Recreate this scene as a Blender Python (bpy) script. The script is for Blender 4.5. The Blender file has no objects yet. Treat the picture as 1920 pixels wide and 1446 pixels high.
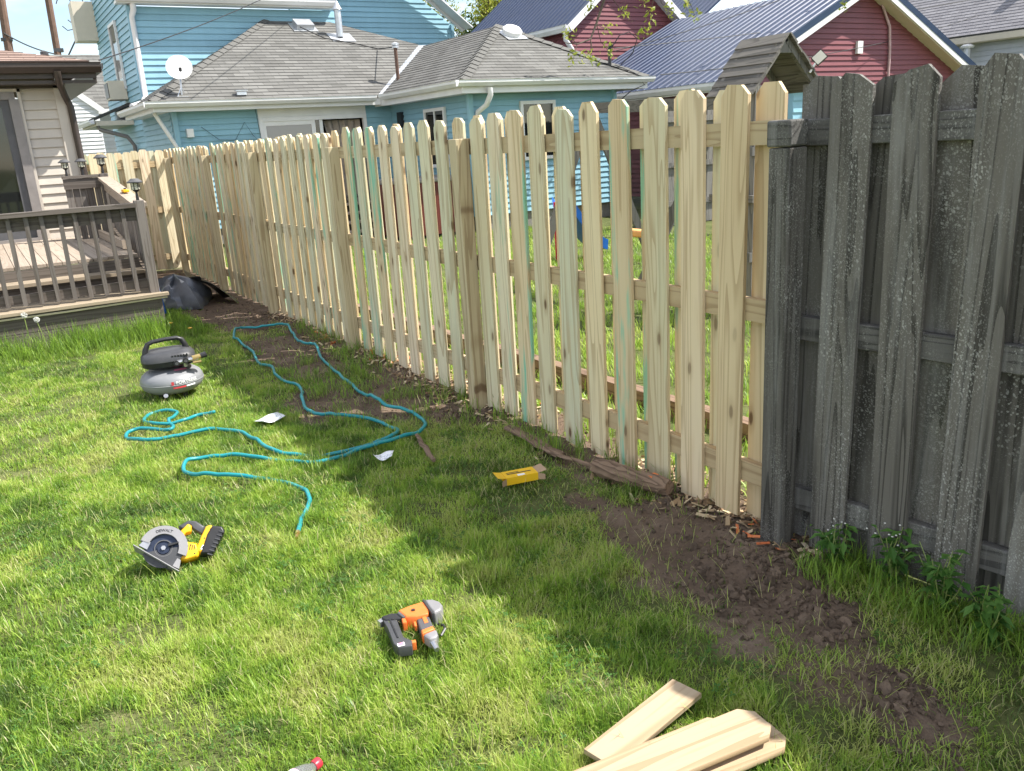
import bpy, bmesh, math, random
import numpy as np
from mathutils import Vector, Matrix

random.seed(7); rng = np.random.default_rng(11)
S = bpy.context.scene
COL = S.collection
# ------------------------------------------------------------------ camera
cam = bpy.data.cameras.new('camera'); camo = bpy.data.objects.new('camera', cam); COL.objects.link(camo)
cam.sensor_fit = 'HORIZONTAL'; cam.sensor_width = 36.0; cam.lens = 29.53
cam.clip_start = 0.05; cam.clip_end = 3000
cr = Vector((0.84374, -0.53355, -0.05856)); cu = Vector((0.19864, 0.20902, 0.95752)); cf = Vector((0.49865, 0.81953, -0.28234))
camo.matrix_world = Matrix(((cr.x, cu.x, -cf.x, 0), (cr.y, cu.y, -cf.y, 0), (cr.z, cu.z, -cf.z, 1.66), (0, 0, 0, 1)))
S.camera = camo
# ------------------------------------------------------------------ sky, sun, exposure
SUN = Vector((0.70, -0.36, 1.0)).normalized()
W = bpy.data.worlds.new('World'); S.world = W; W.use_nodes = True
wn = W.node_tree; wn.nodes.clear()
sky = wn.nodes.new('ShaderNodeTexSky'); sky.sky_type = 'NISHITA'; sky.sun_disc = False
sky.sun_elevation = math.asin(SUN.z); sky.sun_rotation = math.atan2(SUN.x, SUN.y)
sky.air_density = 1.0; sky.dust_density = 0.1; sky.ozone_density = 1.0; sky.altitude = 200
bg = wn.nodes.new('ShaderNodeBackground'); bg.inputs[1].default_value = 0.11
wo = wn.nodes.new('ShaderNodeOutputWorld')
wtc = wn.nodes.new('ShaderNodeTexCoord'); wmp = wn.nodes.new('ShaderNodeMapping'); wmp.inputs['Scale'].default_value = (1.0, 1.0, 2.2); wmp.inputs['Location'].default_value = (2.9, 1.9, .6); wnz = wn.nodes.new('ShaderNodeTexNoise')
wnz.inputs['Scale'].default_value = 2.1; wnz.inputs['Detail'].default_value = 6.0; wnz.inputs['Roughness'].default_value = .58
wmr = wn.nodes.new('ShaderNodeMapRange'); wmr.interpolation_type = 'SMOOTHSTEP'; wmr.inputs[1].default_value = .42; wmr.inputs[2].default_value = .68; wmr.inputs[3].default_value = .02; wmr.inputs[4].default_value = .95
wmx = wn.nodes.new('ShaderNodeMix'); wmx.data_type = 'RGBA'; wmx.inputs[7].default_value = (12.0, 11.6, 10.9, 1)
wn.links.new(wtc.outputs['Generated'], wmp.inputs[0]); wn.links.new(wmp.outputs[0], wnz.inputs['Vector']); wn.links.new(wnz.outputs[0], wmr.inputs[0]); wn.links.new(wmr.outputs[0], wmx.inputs[0]); wn.links.new(sky.outputs[0], wmx.inputs[6])
wn.links.new(wmx.outputs[2], bg.inputs[0]); wn.links.new(bg.outputs[0], wo.inputs[0])
sl = bpy.data.lights.new('sun', 'SUN'); sl.energy = 5.0; sl.angle = math.radians(0.6); sl.color = (1.0, 0.955, 0.88)
so = bpy.data.objects.new('sun', sl); COL.objects.link(so)
so.rotation_euler = (-SUN).to_track_quat('-Z', 'Y').to_euler(); so.location = (8, -4, 14)
S.view_settings.view_transform = 'Standard'; S.view_settings.look = 'None'
S.view_settings.exposure = 1.0; S.view_settings.gamma = 1.0
S.view_settings.use_curve_mapping = False
S.render.engine = 'CYCLES'
try:
    S.cycles.use_denoising = True; S.cycles.max_bounces = 5; S.cycles.use_adaptive_sampling = True; S.cycles.adaptive_threshold = .02; S.cycles.diffuse_bounces = 3; S.cycles.glossy_bounces = 2; S.cycles.transmission_bounces = 4; S.cycles.transparent_max_bounces = 8
    S.cycles.sample_clamp_indirect = 6.0
except Exception: pass

# ------------------------------------------------------------------ helpers
class MB:
    def __init__(s): s.v = []; s.f = []; s.uv = {}
    def quad(s, a, b, c, d):
        n = len(s.v); s.v += [tuple(a), tuple(b), tuple(c), tuple(d)]; s.f.append((n, n+1, n+2, n+3)); return s
    def poly(s, pts):
        n = len(s.v); s.v += [tuple(p) for p in pts]; s.f.append(tuple(range(n, n+len(pts)))); return s
    def box(s, x0, x1, y0, y1, z0, z1, M=None):
        n = len(s.v)
        P = [(x0,y0,z0),(x1,y0,z0),(x1,y1,z0),(x0,y1,z0),(x0,y0,z1),(x1,y0,z1),(x1,y1,z1),(x0,y1,z1)]
        if M is not None: P = [tuple(M @ Vector(p)) for p in P]
        s.v += P
        s.f += [(n,n+3,n+2,n+1),(n+4,n+5,n+6,n+7),(n,n+1,n+5,n+4),(n+1,n+2,n+6,n+5),(n+2,n+3,n+7,n+6),(n+3,n,n+4,n+7)]
        return s
    def prism(s, poly, d0, d1, fn, cham=0.0):
        """poly: 2D outline (counter-clockwise), fn(u, v, d) -> 3D point; optional chamfer at the d1 end"""
        n = len(s.v); k = len(poly)
        if cham:
            cx = sum(p[0] for p in poly)/k; cy = sum(p[1] for p in poly)/k
            r = max(math.hypot(p[0]-cx, p[1]-cy) for p in poly)
            q = 1 - cham/r
            rings = [(poly, d0), (poly, d1-cham), ([(cx+(p[0]-cx)*q, cy+(p[1]-cy)*q) for p in poly], d1)]
        else: rings = [(poly, d0), (poly, d1)]
        for pl, d in rings: s.v += [tuple(fn(p[0], p[1], d)) for p in pl]
        m = len(rings)
        s.f.append(tuple(n+i for i in reversed(range(k)))); s.f.append(tuple(n+(m-1)*k+i for i in range(k)))
        for j in range(m-1):
            for i in range(k):
                a = n+j*k+i; b = n+j*k+(i+1) % k; s.f.append((a, b, b+k, a+k))
        return s
    def tube(s, pts, r, n=8, cap=True):
        pts = [Vector(p) for p in pts]; rr = r if isinstance(r, (list, tuple)) else [r]*len(pts)
        base = len(s.v); prev = None
        for i, p in enumerate(pts):
            t = (pts[min(i+1, len(pts)-1)] - pts[max(i-1, 0)])
            t = t.normalized() if t.length > 1e-9 else Vector((0, 0, 1))
            if prev is None:
                a = t.orthogonal().normalized()
            else:
                a = (prev - t*prev.dot(t)); a = a.normalized() if a.length > 1e-6 else t.orthogonal().normalized()
            prev = a; b = t.cross(a)
            for k in range(n):
                an = 2*math.pi*k/n; s.v.append(tuple(p + (a*math.cos(an)+b*math.sin(an))*rr[i]))
        for i in range(len(pts)-1):
            for k in range(n):
                q = base+i*n+k; w = base+i*n+(k+1) % n; s.f.append((q, w, w+n, q+n))
        if cap:
            s.f.append(tuple(base+k for k in reversed(range(n)))); e = base+(len(pts)-1)*n; s.f.append(tuple(e+k for k in range(n)))
        return s
    def lathe(s, prof, n=24, M=None, arc=None):
        base = len(s.v); full = arc is None; a0, a1 = arc or (0, 2*math.pi); m = n if full else n+1
        for r, z in prof:
            for k in range(m):
                an = a0+(a1-a0)*k/n; p = Vector((r*math.cos(an), r*math.sin(an), z)); s.v.append(tuple(M @ p if M is not None else p))
        for i in range(len(prof)-1):
            for k in range(n):
                a = base+i*m+k; b = base+i*m+((k+1) % m); s.f.append((a, b, b+m, a+m))
        return s
    def mesh(s, name, mat, smooth=False, sharp=0.6):
        me = bpy.data.meshes.new(name); me.from_pydata(s.v, [], s.f); me.validate(); me.update()
        if mat: me.materials.append(mat)
        if s.uv:
            u = me.uv_layers.new(name='UVMap')
            for l in me.loops: u.data[l.index].uv = s.uv.get(l.vertex_index, (0, 0))
        if smooth:
            for p in me.polygons: p.use_smooth = True
            try: me.set_sharp_from_angle(angle=sharp)
            except Exception: pass
        return me
    def build(s, name, mat, parent=None, smooth=False, sharp=0.6):
        return link(name, s.mesh(name, mat, smooth, sharp), parent)

def link(name, me, parent=None, M=None):
    o = bpy.data.objects.new(name, me); COL.objects.link(o)
    if parent is not None: o.parent = parent
    if M is not None: o.matrix_local = M
    return o
def tag(o, label, cat, group=None):
    o['label'] = label; o['category'] = cat
    if group: o['group'] = group
    return o
def thing(name, label, cat, loc=(0, 0, 0), group=None, rz=0):
    o = bpy.data.objects.new(name, None); COL.objects.link(o); o.location = loc; o.rotation_euler = (0, 0, rz); o.empty_display_size = .1
    return tag(o, label, cat, group)
def bev(o, w, seg=2):
    m = o.modifiers.new('bevel', 'BEVEL'); m.width = w; m.segments = seg; m.limit_method = 'ANGLE'; m.angle_limit = .6
    for p in o.data.polygons: p.use_smooth = True
    try: o.data.set_sharp_from_angle(angle=.9)
    except Exception: pass
    return o
def Bx(name, mat, parent, x0, x1, y0, y1, z0, z1, M=None): return MB().box(x0, x1, y0, y1, z0, z1, M).build(name, mat, parent)
def bar(a, b, w, d, up=Vector((0, 0, 1))):
    """matrix for a box running from a to b along local +Y"""
    a = Vector(a); b = Vector(b); y = (b-a).normalized(); x = y.cross(up); x = x.normalized() if x.length > 1e-5 else Vector((1, 0, 0)); z = x.cross(y)
    return Matrix(((x.x, y.x, z.x, a.x), (x.y, y.y, z.y, a.y), (x.z, y.z, z.z, a.z), (0, 0, 0, 1))), (b-a).length
def beam(mb, a, b, w, d):
    M, L = bar(a, b, w, d); mb.box(-w/2, w/2, 0, L, -d/2, d/2, M); return mb
def clip(poly, axis, lo, hi):
    """clip a 2D polygon to lo <= p[axis] <= hi"""
    def half(pl, f, cut):
        out = []
        for i in range(len(pl)):
            a = pl[i]; b = pl[(i+1) % len(pl)]; fa = f(a); fb = f(b)
            if fa >= 0: out.append(a)
            if (fa > 0 and fb < 0) or (fa < 0 and fb > 0):
                t = fa/(fa-fb); out.append((a[0]+(b[0]-a[0])*t, a[1]+(b[1]-a[1])*t))
        return out
    p = half(poly, lambda q: q[axis]-lo, lo)
    return half(p, lambda q: hi-q[axis], hi) if len(p) > 2 else []

# ---- numpy value noise
def hsh(ix, iy, s):
    n = (ix.astype(np.int64)*374761393 + iy.astype(np.int64)*668265263 + s*1442695041) & 0xffffffff
    n = ((n ^ (n >> 13))*1274126177) & 0xffffffff
    return ((n ^ (n >> 16)) & 0xffff)/65535.0
def vn(x, y, s=0):
    x = np.asarray(x, float); y = np.asarray(y, float); ix = np.floor(x); iy = np.floor(y); fx = x-ix; fy = y-iy
    fx = fx*fx*(3-2*fx); fy = fy*fy*(3-2*fy)
    a = hsh(ix, iy, s); b = hsh(ix+1, iy, s); c = hsh(ix, iy+1, s); d = hsh(ix+1, iy+1, s)
    return (a*(1-fx)+b*fx)*(1-fy)+(c*(1-fx)+d*fx)*fy
def fbm(x, y, s=0, o=4):
    t = 0; a = .5; q = 0
    for i in range(o): t = t+a*vn(x*2**i, y*2**i, s+i*7); q += a; a *= .5
    return t/q

# ------------------------------------------------------------------ materials
class NT:
    def __init__(s, name):
        s.m = bpy.data.materials.new(name); s.m.use_nodes = True; s.t = s.m.node_tree; s.t.nodes.clear()
        s.out = s.t.nodes.new('ShaderNodeOutputMaterial'); s.p = s.t.nodes.new('ShaderNodeBsdfPrincipled'); s.L(s.p.outputs[0], s.out.inputs[0])
    def n(s, k, **kw):
        q = s.t.nodes.new('ShaderNode'+k)
        for a, b in kw.items(): setattr(q, a, b)
        return q
    def L(s, a, b): s.t.links.new(a, b)
    def put(s, sock, v):
        if hasattr(v, 'links') or hasattr(v, 'is_linked'): s.L(v, sock)
        else: sock.default_value = v
    def math(s, op, a, b=0.0, c=None, clamp=False):
        q = s.n('Math', operation=op); q.use_clamp = clamp; s.put(q.inputs[0], a); s.put(q.inputs[1], b)
        if c is not None: s.put(q.inputs[2], c)
        return q.outputs[0]
    def mix(s, fac, a, b, mode='MIX'):
        q = s.n('Mix', data_type='RGBA', blend_type=mode); s.put(q.inputs[0], fac)
        s.put(q.inputs[6], a if not isinstance(a, tuple) else (*a[:3], 1)); s.put(q.inputs[7], b if not isinstance(b, tuple) else (*b[:3], 1)); return q.outputs[2]
    def ramp(s, v, stops):
        q = s.n('ValToRGB'); s.L(v, q.inputs[0]); e = q.color_ramp.elements
        while len(e) < len(stops): e.new(.5)
        for i, (p, c) in enumerate(stops): e[i].position = p; e[i].color = (*c, 1) if len(c) == 3 else c
        return q.outputs[0]
    def step(s, v, lo, hi):
        q = s.n('MapRange'); q.interpolation_type = 'SMOOTHSTEP'; s.put(q.inputs[0], v); q.inputs[1].default_value = lo; q.inputs[2].default_value = hi; return q.outputs[0]
    def coord(s, kind='Object'): return s.n('TexCoord').outputs[kind]
    def scale(s, v, sc, off=None):
        q = s.n('VectorMath', operation='MULTIPLY'); s.L(v, q.inputs[0]); q.inputs[1].default_value = sc
        if off is None: return q.outputs[0]
        r = s.n('VectorMath', operation='ADD'); s.L(q.outputs[0], r.inputs[0]); s.put(r.inputs[1], off); return r.outputs[0]
    def noise(s, v, sc=1.0, det=3.0, rough=.55, dist=0.0):
        q = s.n('TexNoise'); s.L(v, q.inputs['Vector']); q.inputs['Scale'].default_value = sc; q.inputs['Detail'].default_value = det
        q.inputs['Roughness'].default_value = rough; q.inputs['Distortion'].default_value = dist; return q.outputs[0]
    def vor(s, v, sc, out='Distance', feat='F1'):
        q = s.n('TexVoronoi', feature=feat); s.L(v, q.inputs['Vector']); q.inputs['Scale'].default_value = sc; return q.outputs[out]
    def bump(s, hgt, st=.3, d=.01):
        q = s.n('Bump'); q.inputs['Strength'].default_value = st; q.inputs['Distance'].default_value = d; s.L(hgt, q.inputs['Height']); s.L(q.outputs[0], s.p.inputs['Normal'])
    def fin(s, col=None, rough=None, metal=None, spec=None):
        if col is not None: s.put(s.p.inputs['Base Color'], col if not isinstance(col, tuple) else (*col[:3], 1))
        if rough is not None: s.put(s.p.inputs['Roughness'], rough)
        if metal is not None: s.p.inputs['Metallic'].default_value = metal
        if spec is not None: s.p.inputs['Specular IOR Level'].default_value = spec
        return s.m
    def rnd(s): return s.n('ObjectInfo').outputs['Random']

def plain(name, col, rough=.6, metal=0.0, var=.18, sc=9.0, bump=0.0, spec=.4):
    t = NT(name); c = t.coord(); nz = t.noise(c, sc, 4); dirt = t.noise(c, sc*.23, 3)
    k = t.math('ADD', t.math('MULTIPLY', nz, .6), t.math('MULTIPLY', dirt, .4))
    lo = tuple(max(0, x*(1-var)) for x in col); hi = tuple(min(1, x*(1+var)) for x in col)
    if bump: t.bump(nz, .5, bump)
    return t.fin(t.ramp(k, [(.3, lo), (.7, hi)]), t.math('ADD', rough-.06, t.math('MULTIPLY', nz, .12)), metal, spec)

def wood(name, tones, grain_dark, axis=2, green=0.0, knots=True, lichen=0.0, grain=.35, rough=.75, wet=0.0):
    """tones: list of colours picked per object; grain runs along the local axis"""
    t = NT(name); c = t.coord(); r = t.rnd()
    off = t.n('CombineXYZ'); t.L(t.math('MULTIPLY', r, 37.0), off.inputs[0]); t.L(t.math('MULTIPLY', r, 91.0), off.inputs[1]); t.L(t.math('MULTIPLY', r, 53.0), off.inputs[2])
    s1 = [22.0, 22.0, 22.0]; s1[axis] = 1.1
    s2 = [75.0, 75.0, 75.0]; s2[axis] = 2.6
    s3 = [5.0, 5.0, 5.0]; s3[axis] = .9
    v1 = t.scale(c, s1, off.outputs[0]); v2 = t.scale(c, s2, off.outputs[0]); v3 = t.scale(c, s3, off.outputs[0])
    n3 = t.noise(v3, 1.0, 2); n2 = t.noise(v2, 1.0, 3)
    # cathedral grain : contour lines of a stretched noise field
    n1 = t.noise(v1, .32, 2, .5, .6); g = t.math('FRACT', t.math('MULTIPLY', n1, 9.0)); g = t.step(g, .55, .95)
    k = len(tones); base = t.ramp(t.math('ADD', t.math('MULTIPLY', t.math('FRACT', t.math('MULTIPLY', r, 17.3)), .82), t.math('MULTIPLY', n3, .18)), [(i/(k-1), tones[i]) for i in range(k)])
    col = t.mix(t.math('MULTIPLY', g, grain), base, grain_dark)
    col = t.mix(t.math('MULTIPLY', t.step(n2, .5, .85), grain*.8), col, grain_dark)
    if green:
        sg = [13.0, 13.0, 13.0]; sg[axis] = 1.3
        ng = t.noise(t.scale(c, sg, off.outputs[0]), 1.0, 3, .6)
        m = t.math('MULTIPLY', t.step(ng, .52, .64), t.step(t.math('FRACT', t.math('MULTIPLY', r, 5.7)), .66, .76))
        col = t.mix(t.math('MULTIPLY', m, green), col, (.22, .50, .36))
        ny = t.noise(t.scale(c, s3, off.outputs[0]), 2.3, 2)
        col = t.mix(t.math('MULTIPLY', t.step(ny, .5, .75), .3), col, (.56, .40, .22))
    if knots:
        sx_ = t.n('SeparateXYZ'); t.L(c, sx_.inputs[0]); ax = [sx_.outputs[0], sx_.outputs[1], sx_.outputs[2]]; wid_ = {2: ax[1], 1: t.math('ADD', ax[0], ax[2]), 0: t.math('ADD', ax[1], ax[2])}[axis]
        wv = t.noise(v3, 2.0, 2)
        kc = t.n('CombineXYZ'); t.L(t.math('ADD', t.math('MULTIPLY', wid_, 9.0), t.math('MULTIPLY', r, 37.0)), kc.inputs[0]); t.L(t.math('ADD', t.math('MULTIPLY', ax[axis], 3.4), t.math('ADD', t.math('MULTIPLY', r, 91.0), t.math('MULTIPLY', wv, .25))), kc.inputs[1])
        q = t.n('TexVoronoi', feature='F1', voronoi_dimensions='2D'); t.L(kc.outputs[0], q.inputs['Vector']); q.inputs['Scale'].default_value = 1.0
        sep = t.n('SeparateColor'); t.L(q.outputs['Color'], sep.inputs[0])
        on = t.math('MULTIPLY', t.step(sep.outputs[0], .72, .74), t.math('ADD', .45, t.math('MULTIPLY', sep.outputs[1], .55)))
        col = t.mix(t.math('MULTIPLY', on, t.math('MULTIPLY', t.math('SUBTRACT', 1.0, t.step(q.outputs['Distance'], .08, .30)), .45)), col, grain_dark)
        col = t.mix(t.math('MULTIPLY', on, t.math('SUBTRACT', 1.0, t.step(q.outputs['Distance'], .06, .13))), col, (.13, .075, .04))
    if lichen:
        vl = t.scale(c, (1, 1, .75), off.outputs[0])
        wob = t.noise(vl, 45.0, 2); vq = t.n('VectorMath', operation='MULTIPLY_ADD'); t.L(vl, vq.inputs[0]); vq.inputs[1].default_value = (1, 1, 1)
        cw = t.n('CombineXYZ'); t.L(t.math('MULTIPLY', wob, .012), cw.inputs[1]); t.L(t.math('MULTIPLY', wob, .016), cw.inputs[2]); t.L(cw.outputs[0], vq.inputs[2]); vw = vq.outputs[0]
        mm = t.noise(t.scale(vl, (1, 1, .55)), 4.2, 5, .68); big = t.noise(vl, 2.2, 2)
        def spots_(scale_, base, lo, hi):
            q = t.n('TexVoronoi', feature='F1'); t.L(vw, q.inputs['Vector']); q.inputs['Scale'].default_value = scale_
            sc3 = t.n('SeparateColor'); t.L(q.outputs['Color'], sc3.inputs[0])
            lim = t.math('MULTIPLY', sc3.outputs[0], base)      # every spot has its own size
            return t.math('MULTIPLY', t.step(t.math('SUBTRACT', lim, q.outputs['Distance']), .0, .10), t.step(mm, lo, hi))
        spots = spots_(115.0, .50, .46, .66); spots2 = spots_(250.0, .58, .36, .62)
        st = t.noise(t.scale(c, (26, 26, 1.2), off.outputs[0]), 1.0, 6, .72)
        st2 = t.noise(t.scale(c, (9, 9, .8), off.outputs[0]), 1.0, 4, .6)
        col = t.mix(t.math('MULTIPLY', t.step(st, .48, .74), .65), col, (.21, .208, .20))
        col = t.mix(t.math('MULTIPLY', t.step(st2, .56, .72), .5), col, (.27, .268, .258))
        col = t.mix(t.math('MULTIPLY', spots2, lichen*.6), col, (.30, .30, .28))
        col = t.mix(t.math('MULTIPLY', spots, lichen*.8), col, (.40, .40, .375))
        gr = t.noise(t.scale(c, (2.2, 2.2, 1.0), off.outputs[0]), 1.0, 3)
        col = t.mix(t.math('MULTIPLY', t.step(gr, .55, .8), .3), col, (.09, .095, .06))
    h = t.math('ADD', t.math('MULTIPLY', n2, .5), t.math('MULTIPLY', g, .35))
    t.bump(h, .45 if not lichen else .9, .0025 if not lichen else .004)
    return t.fin(col, rough, 0.0, .3)

M = {}
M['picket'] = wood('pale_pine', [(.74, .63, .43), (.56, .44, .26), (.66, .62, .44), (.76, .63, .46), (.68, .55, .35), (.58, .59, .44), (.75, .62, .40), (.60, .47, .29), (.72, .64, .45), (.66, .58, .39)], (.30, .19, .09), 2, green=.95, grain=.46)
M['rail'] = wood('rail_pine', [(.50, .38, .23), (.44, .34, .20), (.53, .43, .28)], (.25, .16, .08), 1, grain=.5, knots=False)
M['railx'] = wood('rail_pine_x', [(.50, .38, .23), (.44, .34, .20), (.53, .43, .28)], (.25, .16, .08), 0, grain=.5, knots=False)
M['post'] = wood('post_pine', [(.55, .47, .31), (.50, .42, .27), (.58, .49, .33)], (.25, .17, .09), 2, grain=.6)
M['old'] = wood('weathered_fence_wood', [(.080, .075, .067), (.125, .116, .103), (.158, .147, .130), (.098, .092, .082)], (.019, .0175, .015), 2, knots=False, lichen=.9, grain=.7, rough=.9)
M['old_rail'] = wood('weathered_rail_wood', [(.092, .089, .084), (.115, .111, .104)], (.026, .025, .024), 1, knots=False, lichen=.75, grain=.65, rough=.9)
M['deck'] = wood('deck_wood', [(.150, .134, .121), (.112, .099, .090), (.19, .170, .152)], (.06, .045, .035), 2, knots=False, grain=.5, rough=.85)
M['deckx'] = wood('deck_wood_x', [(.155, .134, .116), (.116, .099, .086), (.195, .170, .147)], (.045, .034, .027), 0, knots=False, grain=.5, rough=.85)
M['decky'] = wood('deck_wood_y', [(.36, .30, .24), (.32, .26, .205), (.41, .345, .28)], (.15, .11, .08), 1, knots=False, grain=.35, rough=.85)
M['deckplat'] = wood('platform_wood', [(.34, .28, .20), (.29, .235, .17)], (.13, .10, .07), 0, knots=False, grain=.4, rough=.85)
M['trim_white'] = plain('worn_white_paint', (.47, .455, .42), .6, var=.22)
M['greywood'] = wood('grey_timber', [(.13, .125, .115), (.18, .17, .155), (.10, .097, .09)], (.03, .03, .028), 2, knots=False, grain=.5, rough=.9)
M['greywoody'] = wood('grey_timber_y', [(.115, .108, .098), (.15, .14, .125), (.085, .08, .073)], (.03, .03, .028), 1, knots=False, grain=.5, rough=.9)
M['fresh'] = wood('fresh_cut_pine', [(.43, .315, .20), (.45, .355, .235), (.41, .30, .195)], (.24, .14, .065), 1, knots=True, grain=.50, rough=.6)
M['rot'] = wood('rotten_wood', [(.19, .125, .085), (.24, .165, .115), (.15, .10, .07)], (.05, .03, .02), 1, knots=False, grain=.6, rough=.95)
def siding(name, col, var=.13):
    t = NT(name); c = t.coord(); w = t.n('NewGeometry').outputs['Position']
    n = t.noise(t.scale(w, (1.0, 1.0, 3.0)), 1.3, 4); f = t.noise(t.scale(c, (3, 3, 60)), 2.0, 3); r = t.rnd()
    st = t.noise(t.scale(w, (5.0, 5.0, .35)), 1.0, 4, .65)
    k = t.math('ADD', t.math('MULTIPLY', n, .40), t.math('ADD', t.math('MULTIPLY', r, .25), t.math('MULTIPLY', st, .35)))
    t.bump(f, .15, .002)
    return t.fin(t.ramp(k, [(.2, tuple(x*(1-var*1.6) for x in col)), (.8, tuple(min(1, x*(1+var)) for x in col))]), .5, 0, .35)
M['blue'] = siding('blue_siding', (.25, .45, .55)); M['red'] = siding('maroon_siding', (.205, .066, .076)); M['white_s'] = siding('white_siding', (.74, .75, .77)); M['tan'] = siding('tan_siding', (.50, .45, .39)); M['grey_s'] = siding('grey_siding', (.52, .54, .58))
def shingles(name, a, b, row=.14, wid=.3):
    t = NT(name); uv = t.n('UVMap').outputs[0]
    q = t.n('TexBrick'); t.L(uv, q.inputs['Vector']); q.offset = .5; q.inputs['Scale'].default_value = 1.0; q.inputs['Mortar Size'].default_value = .004; q.inputs['Mortar Smooth'].default_value = .2
    q.inputs['Brick Width'].default_value = wid; q.inputs['Row Height'].default_value = row; q.inputs['Color1'].default_value = (*a, 1); q.inputs['Color2'].default_value = (*b, 1)
    q.inputs['Mortar'].default_value = (a[0]*.35, a[1]*.35, a[2]*.35, 1)
    big = t.noise(uv, .9, 4); gr = t.noise(uv, 120.0, 2); st = t.noise(t.scale(uv, (7, .8, 1)), 1.0, 3)
    col = t.mix(t.math('MULTIPLY', t.step(big, .4, .7), .35), q.outputs[0], tuple(x*.55 for x in a)); col = t.mix(t.math('MULTIPLY', t.step(st, .5, .8), .25), col, tuple(x*.5 for x in a))
    col = t.mix(t.math('MULTIPLY', gr, .35), col, (b[0]*1.25, b[1]*1.25, b[2]*1.25))
    t.bump(t.math('ADD', gr, q.outputs[1]), .5, .004)
    return t.fin(col, .92, 0, .2)
M['shingle'] = shingles('grey_shingles', (.105, .103, .096), (.175, .172, .162)); M['shingle2'] = shingles('lavender_grey_shingles', (.17, .165, .18), (.25, .245, .26)); M['shingle3'] = shingles('brown_pink_shingles', (.26, .18, .15), (.36, .26, .22))
M['metalroof'] = plain('navy_metal_roof', (.030, .046, .092), .46, .08, var=.14, sc=3, spec=.24)
M['navy'] = plain('navy_trim', (.025, .045, .09), .4, .3)
M['gutter'] = plain('white_gutter', (.72, .72, .72), .4, 0, var=.1, sc=3); M['soffit'] = plain('cream_soffit', (.62, .56, .46), .6, 0, var=.06)
M['brown'] = plain('brown_gutter', (.055, .042, .036), .4, .1, var=.15); M['grey_trim'] = plain('grey_door_trim', (.22, .20, .19), .5)
M['concrete'] = plain('foundation_concrete', (.20, .19, .17), .9, var=.3, bump=.004)
def glass(name, col=(.012, .014, .014)):
    t = NT(name); t.p.inputs['IOR'].default_value = 1.5; c = t.coord(); n = t.noise(c, 1.2, 2); t.bump(n, .05, .02)
    return t.fin(col, .04, 0, .8)
M['glass'] = glass('window_glass'); M['glass2'] = glass('curtained_glass', (.20, .21, .22))
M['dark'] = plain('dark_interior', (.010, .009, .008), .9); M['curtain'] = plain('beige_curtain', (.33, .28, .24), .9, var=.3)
M['black'] = plain('black_plastic', (.018, .018, .020), .42, 0, var=.3, sc=20); M['dkgrey'] = plain('dark_grey_plastic', (.052, .053, .058), .38, 0, var=.2, sc=20)
M['rubber'] = plain('grey_rubber', (.085, .085, .09), .6, 0, var=.2); M['tank'] = plain('grey_tank_paint', (.225, .23, .245), .36, .05, var=.10, sc=6)
M['brass'] = plain('brass', (.55, .40, .16), .3, .9); M['steel'] = plain('steel', (.50, .50, .51), .32, .9); M['galv'] = plain('galvanised', (.55, .57, .60), .4, .6); M['alu'] = plain('cast_aluminium', (.235, .23, .24), .5, .1, var=.1)
M['orange'] = plain('orange_plastic', (.72, .17, .035), .42, 0, var=.12); M['yellow'] = plain('yellow_plastic', (.82, .42, .015), .4, 0, var=.08); M['redpl'] = plain('red_plastic', (.50, .03, .05), .35)
M['whitepl'] = plain('white_plastic', (.75, .75, .74), .4, var=.06); M['label_white'] = plain('label_white', (.85, .85, .85), .5, var=.05); M['label_red'] = plain('label_red', (.55, .05, .06), .45)
M['pink'] = plain('pink_label', (.80, .22, .35), .5); M['bladeblue'] = plain('blade_blue_black', (.035, .045, .075), .3, .5, var=.35, sc=30)
M['hose'] = plain('teal_hose', (.012, .235, .265), .36, 0, var=.14, sc=4); M['bluepl'] = plain('blue_plastic', (.02, .13, .50), .35); M['orangetoy'] = plain('faded_orange_plastic', (.75, .36, .12), .5)
M['card_yellow'] = plain('yellow_card', (.78, .47, .01), .55, var=.06); M['card_brown'] = plain('brown_card', (.38, .26, .17), .8)
M['paper'] = None
M['bag'] = plain('grey_bag_plastic', (.15, .16, .185), .30, 0, var=.3, sc=8); M['bagblack'] = plain('black_bag_plastic', (.012, .012, .014), .3)
M['wire'] = plain('black_cable', (.02, .02, .022), .6); M['pole'] = plain('utility_pole_wood', (.16, .10, .075), .9, var=.3, sc=4)
M['rustred'] = plain('dark_red_panel', (.11, .022, .014), .5, var=.25); M['rope'] = plain('cream_rope', (.62, .55, .40), .8)
M['bark'] = plain('bark', (.085, .065, .05), .95, var=.4, sc=14, bump=.01)
def leafmat(name, a, b, tr=.5):
    t = NT(name); r = t.n('NewGeometry').outputs['Random Per Island']; col = t.ramp(r, [(0, a), (1, b)])
    tl = t.n('BsdfTranslucent'); t.L(col, tl.inputs[0]); mx = t.n('MixShader'); mx.inputs[0].default_value = tr; t.fin(col, .55, 0, .3)
    t.L(t.p.outputs[0], mx.inputs[1]); t.L(tl.outputs[0], mx.inputs[2]); t.L(mx.outputs[0], t.out.inputs[0]); return t.m
M['leaf_spring'] = leafmat('spring_leaves', (.20, .27, .03), (.36, .36, .06)); M['leaf_green'] = leafmat('green_leaves', (.05, .12, .02), (.12, .20, .04)); M['leaf_weed'] = leafmat('weed_leaves', (.06, .16, .03), (.14, .28, .06))
M['stem'] = plain('green_stem', (.22, .28, .08), .6); M['fluff'] = plain('dandelion_fluff', (.62, .62, .58), .95)
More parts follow.
